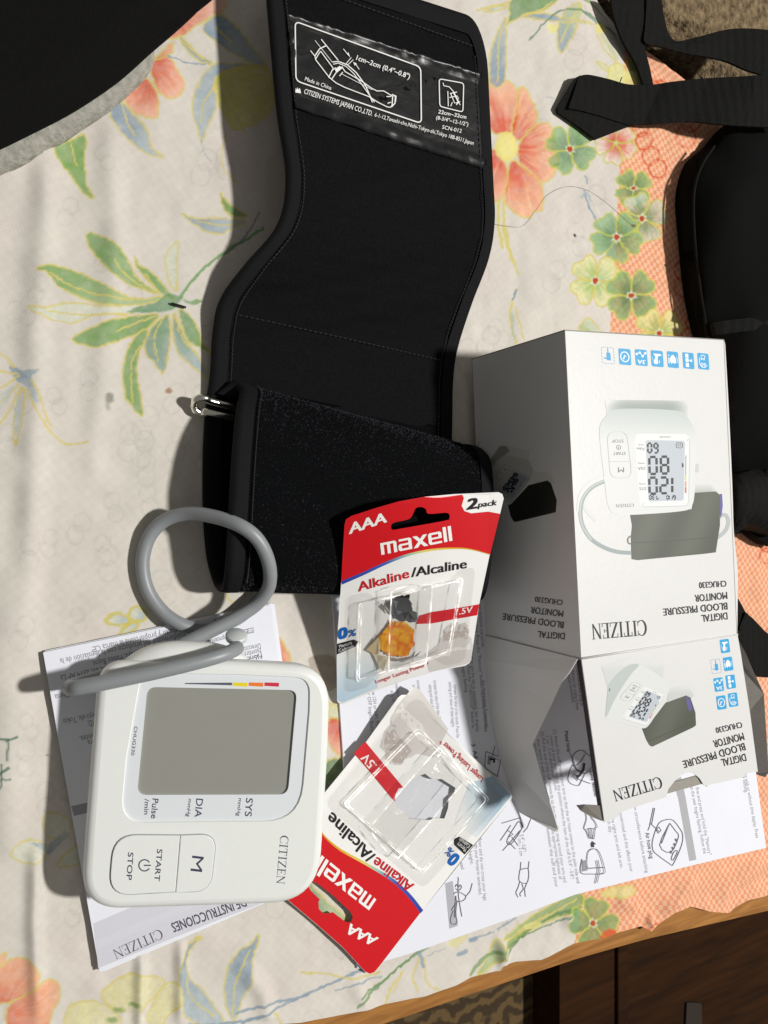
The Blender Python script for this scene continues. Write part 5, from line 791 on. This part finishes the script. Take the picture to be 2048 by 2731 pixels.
SLOT = sm([(540, 420), (560, 380), (690, 350), (730, 310), (760, 250), (810, 240), (850, 260), (872, 300), (1020, 290), (1055, 305), (1055, 340), (1010, 362), (600, 435), (555, 440)], 3)
CURVE = sm([(105, 893), (300, 812), (500, 722), (700, 650), (900, 610), (1100, 598), (1250, 610), (1418, 657)], 4, False)
def blister_card(root, surf, M, outline, holes, holes_art, scale):
    N_ = lambda pts: np.array([M(*q) for q in pts])
    out = np.asarray(outline); hol = [np.asarray(h) for h in holes] + [N_(h) for h in holes_art]
    v2, f2 = fill(out, hol, 16); A_ = Acc(); n = len(v2)
    Vt = [surf.at(x, y, 0) for x, y in v2]; Vb = [surf.at(x, y, -.0006) for x, y in v2]; A_.add(Vt, f2, lin(CW)); A_.add(Vb, [f[::-1] for f in f2], lin((205, 203, 196)))
    for lp in [out] + hol:
        m = len(lp); A_.add([surf.at(x, y, l) for l in (0, -.0006) for x, y in lp], [(i, (i + 1) % m, m + (i + 1) % m, m + i) for i in range(m)], lin((214, 212, 206)))
    A_.build('card', M_cardp, root)
    ik = Ink(surf, .00013, 2)
    def clip(pts, col, hs=True, step=16):                 # draw only on the card and not over its holes
        p = N_(pts); hh = [h for h in hol] if hs else []
        lo_, hi = p.min(0), p.max(0); sel = [h for h in hh if (h.max(0) > lo_).all() and (h.min(0) < hi).all()]
        if hs is False: ik.poly(p, col); return
        loops = [p] + sel; V = []; E = []
        for L in loops: n0 = len(V); V += [Vector(a) for a in L]; E += [(n0 + i, n0 + (i + 1) % len(L)) for i in range(len(L))]
        V += [Vector((x, y)) for x in np.arange(lo_[0] + step / 2, hi[0], step) for y in np.arange(lo_[1] + step / 2, hi[1], step)]
        r = delaunay_2d_cdt(V, E, [], 0, 1e-6); vs = np.array([list(a) for a in r[0]]); fs = [f for f in r[2] if inside(vs[list(f)].mean(0), p) and not any(inside(vs[list(f)].mean(0), h) for h in sel)]
        ik.raw(vs, fs, lin(col) if not callable(col) else [lin(col(x, y)) for x, y in vs])
    return ik, clip, N_
def art(ik, clip, N_, M, edgeL, edgeR, s, S_T):
    # red header with the white corner
    hdr = [tuple(q) for q in edgeL] + [(1170, 130), (1185, 160), (1165, 230), (1190, 275), (1250, 295), (1400, 280)] + [tuple(q) for q in edgeR] + [tuple(q) for q in CURVE[::-1]]
    clip(hdr, RED)
    rb = np.vstack([CURVE + np.array([0, 0]), (CURVE + np.linspace(34, 6, len(CURVE))[:, None] * np.array([0, 1]))[::-1]])
    def rain(x, y):
        t = ramp_t(x, y); st = ((0, (44, 66, 160)), (.3, (60, 90, 176)), (.45, (150, 190, 180)), (.58, (224, 206, 110)), (.8, (216, 170, 40)), (1, (206, 150, 30)))
        for (a, ca), (b, cb) in zip(st, st[1:]):
            if t <= b: return mixc(ca, cb, (t - a) / (b - a))
        return st[-1][1]
    q0, q1 = N_([CURVE[0]])[0], N_([CURVE[-1]])[0]; ramp_t = lambda x, y: min(max(np.dot(np.array([x, y]) - q0, q1 - q0) / np.dot(q1 - q0, q1 - q0), 0), 1)
    clip(rb, rain)
    # pale sky at the lower left, shade of a tree at the lower right
    a0, a1 = N_([(80, 1500)])[0], N_([(60, 1960)])[0]; gx_ = lambda x, y: np.dot(np.array([x, y]) - a0, a1 - a0) / np.dot(a1 - a0, a1 - a0)
    sky = lambda x, y: mixc(CW, (176, 206, 226), gx_(x, y) * .9)
    clip([(62, 1545), (330, 1500), (420, 1600), (420, 1840), (110, 1970), (62, 1940)], sky, True, 14)
    lea = [(840, 1540), (960, 1450), (980, 1400), (1010, 1380), (1000, 1330), (1040, 1290), (1090, 1275), (1120, 1255), (1150, 1275), (1200, 1260), (1215, 1300), (1235, 1330), (1225, 1390), (1250, 1400), (1262, 1470), (1255, 1520), (1250, 1600), (1200, 1630), (880, 1700)]
    clip(lea, (206, 202, 198)); clip([(1010, 1330), (1060, 1290), (1150, 1280), (1200, 1300), (1225, 1350), (1190, 1390), (1120, 1400), (1060, 1420), (1000, 1430)], (182, 172, 166)); clip([(900, 1560), (1000, 1500), (1120, 1480), (1250, 1420), (1250, 1500), (1050, 1560)], (222, 220, 216))
    rs = random.Random(3)
    for k in range(26): x, y = rs.uniform(1000, 1235), rs.uniform(1270, 1400); clip([(x + 14 * math.cos(t + k), y + 8 * math.sin(t * 1.3)) for t in np.linspace(0, 6, 7)], mixc((170, 160, 154), (214, 208, 204), rs.random()), False)
    clip([(790, 1200), (910, 1167), (1150, 1130), (1320, 1100), (1303, 1197), (900, 1270), (762, 1275)], (204, 22, 36))
    clip([(62, 1452), (210, 1412), (250, 1430), (224, 1475), (60, 1545)], (28, 24, 24))
    
    ik.l += 5e-5
    for st, a, c, h, col, bo, it in (('AAA', (172, 478), (500, 372), 92, (240, 240, 236), .03, .22), ('Alkaline', (254, 988), (706, 862), 84, (196, 20, 34), .02, .14), ('/Alcaline', (724, 860), (1214, 778), 84, (30, 28, 30), .02, .14), ('2', (1212, 264), (1310, 248), 96, (26, 24, 26), .04, .25), ('pack', (1308, 244), (1480, 222), 52, (26, 24, 26), .02, .25),
        ('1.5V', (1112, 1197), (1272, 1168), 54, (240, 236, 232), .014, .25), ('0', (88, 1412), (166, 1388), 96, (16, 96, 178), .05, .25), ('%', (166, 1390), (240, 1376), 62, (16, 96, 178), .02, .25), ('Mercury', (86, 1488), (196, 1450), 30, (236, 236, 236), .0, 0), ('/Cadmium', (78, 1527), (212, 1480), 30, (236, 236, 236), .0, 0), ('Longer Lasting Power *', (408, 1802), (880, 1640), 34, (198, 30, 40), .006, 0)):
        ik.text(st, a, c, h, col, bo, it, M)
    block_word(ik, (455, 664), (1084, 537), 132, (242, 242, 238), M)
def bubble(root, surf, N_, scale):
    A_ = Acc(); SP = lambda x, y, l: surf.at(*N_([(x, y)])[0], l)
    def ring(pts, l): return [SP(x, y, l) for x, y in pts]
    def stack(rings, cap=True):
        n = len(rings[0]); V = [v for r in rings for v in r]; A_.add(V, [(k * n + i, k * n + (i + 1) % n, (k + 1) * n + (i + 1) % n, (k + 1) * n + i) for k in range(len(rings) - 1) for i in range(n)] + ([tuple(range((len(rings) - 1) * n, len(rings) * n))] if cap else []))
    fl = rpoly([(150, 1035), (1290, 765), (1200, 1600), (130, 1890)], 70, 8); b0 = rpoly([(262, 1090), (1178, 868), (1062, 1530), (236, 1790)], 34, 8); cen = b0.mean(0); sh = lambda p, k: cen + (p - cen) * k
    stack([ring(fl, .0004), ring(sh(fl, .997), .0008), ring(b0, .0008)], False)
    stack([ring(b0, .0008), ring(sh(b0, .985), .0012), ring(sh(b0, .965), .0048), ring(sh(b0, .95), .0056), ring(sh(b0, .93), .0058)])
    for x0, x1, y0, y1, xx0, xx1 in ((545, 905, 990, 1640, 660, 850),):     # raised battery channel
        V = []; m_ = 12
        for k in range(9):
            t = k / 8
            for i in range(m_):
                s = i / (m_ - 1); V.append(SP((x0 + (x1 - x0) * s) * (1 - t) + (520 + 330 * s) * t, (y0 - 60 * s) * (1 - t) + (1690 - 70 * s) * t, .0058 + .0045 * math.sin(math.pi * s) ** .7 * min(1, k * 1.2, (8 - k) * 1.2)))
        A_.add(V, [(k * m_ + i, k * m_ + i + 1, (k + 1) * m_ + i + 1, (k + 1) * m_ + i) for k in range(8) for i in range(m_ - 1)])
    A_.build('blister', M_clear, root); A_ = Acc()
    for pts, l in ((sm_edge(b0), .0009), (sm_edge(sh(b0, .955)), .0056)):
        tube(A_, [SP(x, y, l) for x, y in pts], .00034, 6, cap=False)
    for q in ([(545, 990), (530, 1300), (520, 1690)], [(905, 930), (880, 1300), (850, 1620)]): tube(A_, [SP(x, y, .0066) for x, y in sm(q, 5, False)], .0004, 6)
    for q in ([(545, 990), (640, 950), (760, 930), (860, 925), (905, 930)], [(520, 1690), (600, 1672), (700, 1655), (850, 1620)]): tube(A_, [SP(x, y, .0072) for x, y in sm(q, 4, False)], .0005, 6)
    A_.build('blister_edge_glint', M_cglint, root)  # pale tubes added along the edges, their colour standing in for lamp highlights
def sm_edge(p): q = dense(np.vstack([p, p[:1]]), 4); return q
# upright card leaning on the cuff and the carton
c1 = thing('battery_card', 'red and white battery blister card torn open over an orange scrap, leaning on the cuff', 'battery pack', P(1090, 1780, .004), 'torn open battery blister cards')
zc = lambda x, y: (lambda u, v: (.050 * (1 - u) + .058 * u) * (1 - v) + (.008 * (1 - u) + .030 * u) * v + .004 * math.sin(math.pi * min(max(u, 0), 1)) * (1 - .5 * v))((x - 905) / 400, (y - 1350) / 480)
s1 = ZField(zc); o1 = T3([(128, 400), (140, 350), (190, 318), (400, 250), (600, 192), (830, 150), (1100, 125), (1490, 108), (1525, 125), (1537, 165), (1505, 300), (1415, 655), (1320, 1100), (1250, 1580), (1236, 1618), (1195, 1645), (950, 1690), (700, 1760), (400, 1866), (110, 1985), (75, 1975), (60, 1945), (58, 1500), (98, 920)])
idT3 = lambda x, y: T3([(x, y)])[0]
def rag(pts, j, sd_=5):                                   # torn, ragged outline
    r_ = random.Random(sd_); p = np.asarray(pts, float); out = []
    for i in range(len(p)):
        a, b = p[i], p[(i + 1) % len(p)]; m = max(2, int(np.hypot(*(b - a)) / 18))
        for k in range(m): out.append(a + (b - a) * k / m + np.array([r_.uniform(-j, j), r_.uniform(-j, j)]))
    return T3(out)
hole1 = rag([(490, 1090), (520, 1060), (560, 1045), (640, 1020), (700, 1018), (718, 1090), (735, 1150), (780, 1170), (785, 1220), (760, 1258), (700, 1262), (640, 1250), (560, 1225), (540, 1190), (515, 1180), (508, 1130)], 9)
ik, clip, N_ = blister_card(c1, s1, idT3, o1, [hole1, T3(SLOT)], [], 1)
art(ik, clip, N_, idT3, [(98, 920), (128, 400), (140, 350), (190, 318), (400, 250), (600, 192), (830, 150)], [(1505, 300), (1418, 655)], 1, T3); ik.build('card_print', M_cardp, c1)
sc2 = ZField(lambda x, y: zc(x, y) + .0014)
A_ = Acc(); inv3 = lambda q: (np.asarray(q) - np.array([880, 1280])) / .30139; sp = inv3(rag([(540, 1235), (585, 1262), (640, 1250), (690, 1275), (748, 1322), (742, 1400), (748, 1470), (715, 1500), (690, 1562), (600, 1565), (520, 1550), (490, 1528), (445, 1490), (422, 1400), (470, 1350), (520, 1285)], 8, 9)); v2, f2 = fill(sp, (), 24)
def och(x, y): return mixc(mixc((226, 196, 96), (236, 172, 36), (y - 1240) / 110), (222, 112, 14), (vnoise(np.array([x * .035]), np.array([y * .03]), 41)[0] - .35) * 2.2 + (x - 640) / 500)
A_.add([sc2.at(*T3([a])[0], .0006 * vnoise(np.array([a[0] * .05]), np.array([a[1] * .05]), 42)[0]) for a in v2], f2, [lin(och(x, y)) for x, y in v2]); 
for q, l, c in (([(500, 1120), (560, 1060), (600, 1075), (585, 1150), (640, 1165), (600, 1195), (540, 1185)], .0022, (96, 100, 104)), ([(640, 1180), (700, 1165), (772, 1180), (750, 1240), (700, 1225), (660, 1235)], .002, (70, 72, 74)), ([(320, 1505), (430, 1390), (450, 1470), (430, 1540), (400, 1548)], .0012, (196, 178, 140)), ([(380, 1540), (520, 1565), (530, 1600), (470, 1690), (430, 1650)], .0018, (216, 206, 180)), ([(520, 1565), (640, 1590), (740, 1560), (810, 1510), (770, 1560), (640, 1610), (540, 1600)], .0014, (150, 146, 140)), ([(490, 1090), (470, 1120), (520, 1180), (540, 1190), (510, 1130)], .001, (120, 116, 112))): A_.add([sc2.at(*T3([a])[0], l if i % 2 else .0002) for i, a in enumerate(q)], [tuple(range(len(q)))], lin(c))
A_.build('torn_scrap', M_cardp, c1); bubble(c1, s1, N_, 1)
# card lying face up on the leaflet, turned round
c2 = thing('battery_card', 'empty red and white battery blister card lying upside down, half under the monitor', 'battery pack', P(1040, 2230, .004), 'torn open battery blister cards')
z2 = lambda x, y: .0042 + .0045 / (1 + math.exp((y - 2180) / 70)) + .003 * math.exp(-((x - 1075) ** 2 + (y - 1870) ** 2) / 9000)
s2 = ZField(z2); o2 = np.array([(1071, 1853), (1086, 1853), (1097, 1863), (1230, 1990), (1362, 2115), (1366, 2124), (1363, 2132), (1122, 2434), (1010, 2580), (998, 2594), (986, 2598), (974, 2592), (916, 2529), (847, 2468), (769, 2402), (712, 2352), (704, 2340), (708, 2326), (864, 2116), (973, 1983), (1062, 1860)])
H2 = homog(T3([(255, 985), (1215, 778), (85, 1410), (1290, 1150)]), [K4([(905, 1300)])[0], K4([(345, 800)])[0], K4([(1215, 1110)])[0], K4([(545, 385)])[0]])
M2 = lambda x, y: H2(*T3([(x, y)])[0])
SL2 = tr([(215, 350), (228, 320), (255, 315), (300, 332), (450, 450), (600, 590), (625, 640), (612, 682), (575, 693), (540, 672), (440, 595), (405, 608), (350, 605), (312, 565), (308, 500), (322, 480), (235, 395)], 760, 2260, .28933)
hole2 = K4([(775, 690), (800, 645), (860, 632), (880, 600), (930, 560), (980, 545), (1010, 570), (1050, 585), (1090, 580), (1185, 640), (1175, 690), (1140, 720), (1135, 780), (1110, 850), (1040, 845), (1015, 860), (870, 850), (820, 795), (775, 740)])
ik, clip, N_ = blister_card(c2, s2, M2, o2, [SL2, hole2], [], 1)
clip2 = lambda pts, col, hs=True, step=None: clip(pts, col, hs, step)
inv = homog([M2(*q) for q in ((255, 985), (1215, 778), (85, 1410), (1290, 1150))], [(255, 985), (1215, 778), (85, 1410), (1290, 1150)])
E2 = [tuple(inv(*q)) for q in ((1122, 2433), (1010, 2579), (998, 2593), (986, 2597), (974, 2591), (916, 2528), (847, 2467), (769, 2401))]; E3 = [tuple(inv(*q)) for q in ((740, 2376), (706, 2340), (708, 2328), (852, 2133))]
CURVE = sm([inv(*q) for q in [K4([(948, 1495)])[0], K4([(860, 1380)])[0], K4([(740, 1270)])[0], K4([(560, 1160)])[0], K4([(400, 1070)])[0], K4([(300, 985)])[0], K4([(262, 925)])[0]]], 4, False)
def art2():
    hdr = [inv(*q) for q in ((1122, 2433), (1010, 2579), (998, 2593), (986, 2597), (974, 2591), (916, 2528), (847, 2467), (769, 2401), (712, 2350), (707, 2338), (710, 2327), (852, 2133))] + list(CURVE[::-1]); return [tuple(q) for q in hdr]
_clip = clip
def clip(pts, col, hs=True, step=16):
    if col == RED: pts = art2()
    if len(pts) == 6 and callable(col): pts = [inv(*q) for q in (K4([(1180, 880)])[0], K4([(1230, 740)])[0], K4([(1280, 610)])[0], K4([(1440, 560)])[0], (1364, 2122), K4([(1330, 980)])[0])]; q0 = np.array(K4([(1200, 820)])[0]); q1 = np.array((1364, 2122)); col = lambda x, y: mixc(CW, (160, 186, 204), np.dot(np.array([x, y]) - q0, q1 - q0) / np.dot(q1 - q0, q1 - q0) * 1.3)
    _clip(pts, col, hs, step)
art(ik, clip, N_, M2, [], [], 1, T3); ik.build('card_print', M_cardp, c2); bubble(c2, s2, N_, 1)

# ------------------------------------------------------------------ bag, straps, cloths, blanket and loose threads
M_bag = material('black_bag_fabric', lin((15, 15, 15)), .95, noise=.2, nscale=700, bump=.5, bscale=900, spec=.08); M_web = material('black_webbing', lin((21, 21, 20)), .85, noise=.3, nscale=500, bump=.3, wave=(40., 'X', 1.), bdist=.0012, spec=.12)
def blob(name, pts, zf, z0, mat, parent=None, step=30, kind=None):
    p = np.asarray(pts, float); v2, f2 = fill(p, (), step); V = [P(x, y, zf(x, y, min(np.hypot(*(p - (x, y)).T)))) for x, y in v2]; n = len(v2); W = [np.array([v[0], v[1], z0]) for v in V]
    m = len(p); A_ = Acc(); A_.add(V, f2); o_ = [int(np.argmin(np.hypot(*(v2 - q).T))) for q in p]; A_.add([V[i] for i in o_] + [W[i] for i in o_], [(i, (i + 1) % m, m + (i + 1) % m, m + i) for i in range(m)]); return A_.build(name, mat, parent, True)
bg = thing('black_bag', 'black fabric bag with webbing straps lying at the right edge of the bed', 'bag', P(1950, 1000))
bp_ = sm([(1990, 320), (1930, 338), (1886, 388), (1840, 430), (1816, 500), (1812, 570), (1823, 680), (1842, 790), (1865, 910), (1890, 1060), (1920, 1250), (1948, 1400), (1962, 1424), (2010, 1415), (2080, 1440), (2200, 1430), (2300, 900), (2250, 340)], 3)
blob('bag_body', bp_, lambda x, y, d: .006 + .034 * min(1, d / 150) ** .6 + .0015 * math.sin(x * .03 + y * .011), .001, M_bag, bg)
blob('base_panel', sm([(1944, 1290), (2000, 1255), (2100, 1240), (2110, 1420), (2040, 1414), (2000, 1400), (1960, 1424), (1950, 1402)], 3), lambda x, y, d: .030 + .012 * min(1, d / 60) ** .5, .01, M_web, bg)
blob('corner_tab', [(1990, 1408), (2050, 1384), (2080, 1460), (2046, 1452), (2022, 1436)], lambda x, y, d: .014, .004, M_bag, bg)
def ribbon(name, L, R, z, parent, th=.0018, zs=None, mat=M_web):
    L, R = sm(L, 6, False), sm(R, 6, False); n = min(len(L), len(R)); L = L[np.linspace(0, len(L) - 1, n).astype(int)]; R = R[np.linspace(0, len(R) - 1, n).astype(int)]; A_ = Acc(); V = []
    for k in range(n):
        zz = z if np.isscalar(z) else np.interp(k / (n - 1), np.linspace(0, 1, len(z)), z)
        a, b = P(*L[k], zz), P(*R[k], zz); V += [a, (a + b) / 2 + np.array([0, 0, .0006]), b, b - np.array([0, 0, th]), (a + b) / 2 - np.array([0, 0, th]), a - np.array([0, 0, th])]
    A_.add(V, [(k * 6 + i, k * 6 + (i + 1) % 6, (k + 1) * 6 + (i + 1) % 6, (k + 1) * 6 + i) for k in range(n - 1) for i in range(6)] + [tuple(range(6))[::-1], tuple(range((n - 1) * 6, n * 6))]); return A_.build(name, mat, parent)
S3 = lambda p: tr(p, 1300, 0, .45087); S5 = lambda p: tr(p, 1560, 0, .29415); S6 = lambda p: tr(p, 1780, 1300, .25307)
ribbon('strap', S5([(240, -60), (245, 60), (275, 190), (340, 360), (420, 500), (480, 620), (530, 770)]), S5([(575, -60), (560, 100), (545, 250), (540, 380), (555, 480), (590, 620), (620, 770)]), [.014, .011, .008, .006, .006], bg)
ribbon('strap', S5([(690, -60), (700, 40), (720, 160), (760, 300), (830, 372), (1000, 340), (1280, 268), (1500, 258), (1700, 275)]), S5([(560, -60), (555, 100), (545, 250), (545, 385), (700, 425), (900, 480), (1250, 545), (1480, 640), (1700, 700)]), [.016, .012, .010, .012, .02, .03], bg)
ribbon('strap', S3([(540, 450), (600, 442), (720, 468), (830, 498), (960, 502), (1100, 482), (1300, 462), (1500, 452), (1659, 440), (1800, 440)]), S3([(480, 640), (560, 655), (680, 690), (800, 728), (860, 735), (1000, 730), (1200, 718), (1400, 738), (1659, 752), (1800, 752)]), [.009, .008, .007, .009, .02, .035, .044], bg)
A_ = Acc(); q = [P(*a, z) for a, z in zip(S3([(478, 632), (560, 650), (690, 688), (822, 730), (860, 738), (640, 825), (540, 748), (418, 668), (412, 640), (520, 460), (550, 445), (500, 600)]), (.0068, .0068, .0062, .006, .005, .004, .0045, .005, .006, .0085, .0085, .0068))]; A_.add(q + [v - np.array([0, 0, .0018]) for v in q], [tuple(range(12)), tuple(range(12, 24))[::-1]] + [(i, 12 + i, 12 + (i + 1) % 12, (i + 1) % 12) for i in range(12)]); A_.build('folded_strap_end', M_web, bg)
A_ = Acc(); tube(A_, [P(1652, 222, .009), P(1655, 214, .011), P(1659, 206, .012)], .0004, 5); A_.build('loose_thread', M_thread, bg)
A_ = Acc(); tube(A_, [P(x, y, z) for x, y, z in sm(np.array([(1905, 390, .019), (1870, 445, .020), (1850, 520, .0205), (1854, 660, .0205), (1870, 790, .0205), (1892, 930, .0205)]), 5, False)], .0011, 8); A_.build('seam_piping', M_web, bg, True)
ribbon('elastic_band', [(1895, 862), (1960, 852), (2060, 842), (2200, 836)], [(1902, 896), (1966, 886), (2060, 878), (2200, 872)], [.026, .0405, .0425], bg, .001)
sg = thing('loose_strap', 'black ribbed webbing strap emerging beside the carton on the coral checked border', 'strap', P(2000, 1720))
ribbon('webbing', S6([(650, 1040), (735, 1155), (790, 1250), (830, 1320), (905, 1385), (985, 1470), (1059, 1540), (1300, 1720)]), S6([(700, 1420), (748, 1560), (800, 1700), (870, 1840), (940, 1965), (1000, 2000), (1059, 2002), (1300, 2010)]), [.010, .008, .007, .007, .008], sg); ribbon('keeper', S6([(825, 1320), (780, 1420), (755, 1490)]), S6([(855, 1335), (810, 1430), (775, 1510)]), .0105, sg, .003)
blk = thing('black_cloth', 'black garment with grey marled lining folded at the top left corner', 'garment', P(100, 200))
M_felt = D.materials.new('grey_marl'); M_felt = material('grey_marl', lin((158, 156, 146)), .95, noise=.28, nscale=260, bump=.8, bscale=500, bdist=.0012, spec=.1); M_blk = material('black_knit', lin((15, 15, 14)), .95, noise=.25, nscale=900, bump=.4, bscale=1200, spec=.12)
blob('grey_lining', sm([(-80, 500), (0, 466), (60, 442), (150, 392), (225, 342), (290, 300), (345, 252), (392, 205), (412, 150), (380, 60), (200, -60), (-120, -60), (-140, 300)], 3), lambda x, y, d: .0015 + .007 * min(1, d / 50) ** .5 + .0006 * math.sin(x * .1) * math.sin(y * .08), .0003, M_felt, blk)
blob('black_face', sm([(-80, 430), (0, 396), (90, 352), (180, 306), (260, 256), (330, 205), (400, 142), (470, 82), (530, 26), (580, -30), (500, -120), (-140, -120), (-160, 300)], 3), lambda x, y, d: .011 + .012 * min(1, d / 120) ** .5, .009, M_blk, blk)
bl_m = material('brown_boucle', lin((118, 102, 78)), .98, noise=.7, nscale=160, bump=1., bscale=240, bdist=.004, spec=.1)
tag(blob('brown_blanket', sm([(1500, -160), (1560, -60), (1630, 10), (1690, 100), (1760, 140), (1850, 215), (1930, 300), (2200, 330), (2400, -100), (1900, -300)], 3), lambda x, y, d: -.03 + .022 * min(1, d / 120) + .0035 * vnoise(np.array([x * .09]), np.array([y * .12]), 51)[0], -.1, bl_m, None, 16), 'brown nubby wool blanket beyond the bed at the top right behind the bag straps', 'blanket')
def strand(name, pts, r, col, label, cat):
    A_ = Acc(); tube(A_, sm(np.array([P(*q) for q in pts]), 6, False), r, 6); tag(A_.build(name, material(name + '_fibre', lin(col), .6)), label, cat)
strand('sewing_thread', [(457, 809, .0015), (468, 812, .002), (482, 816, .002), (495, 820, .0015)], .0007, (14, 13, 14), 'short black thread lying on the green leaf print', 'thread')
strand('hair_strand', [(1312, 596, .0006), (1350, 603, .0006), (1395, 602, .0006), (1430, 560, .0006), (1460, 520, .0006), (1510, 498, .0006), (1560, 505, .0006), (1610, 535, .0006), (1650, 570, .0006), (1690, 604, .0006)], .00009, (110, 102, 92), 'thin dark hair curving over the coral flower', 'hair')
strand('stray_fibre', [(1268, 1192, .037), (1274, 1188, .038), (1280, 1180, .0385), (1281, 1176, .0385)], .0003, (20, 20, 20), 'tiny black fibre sticking out at the right end of the cuff', 'fibre')
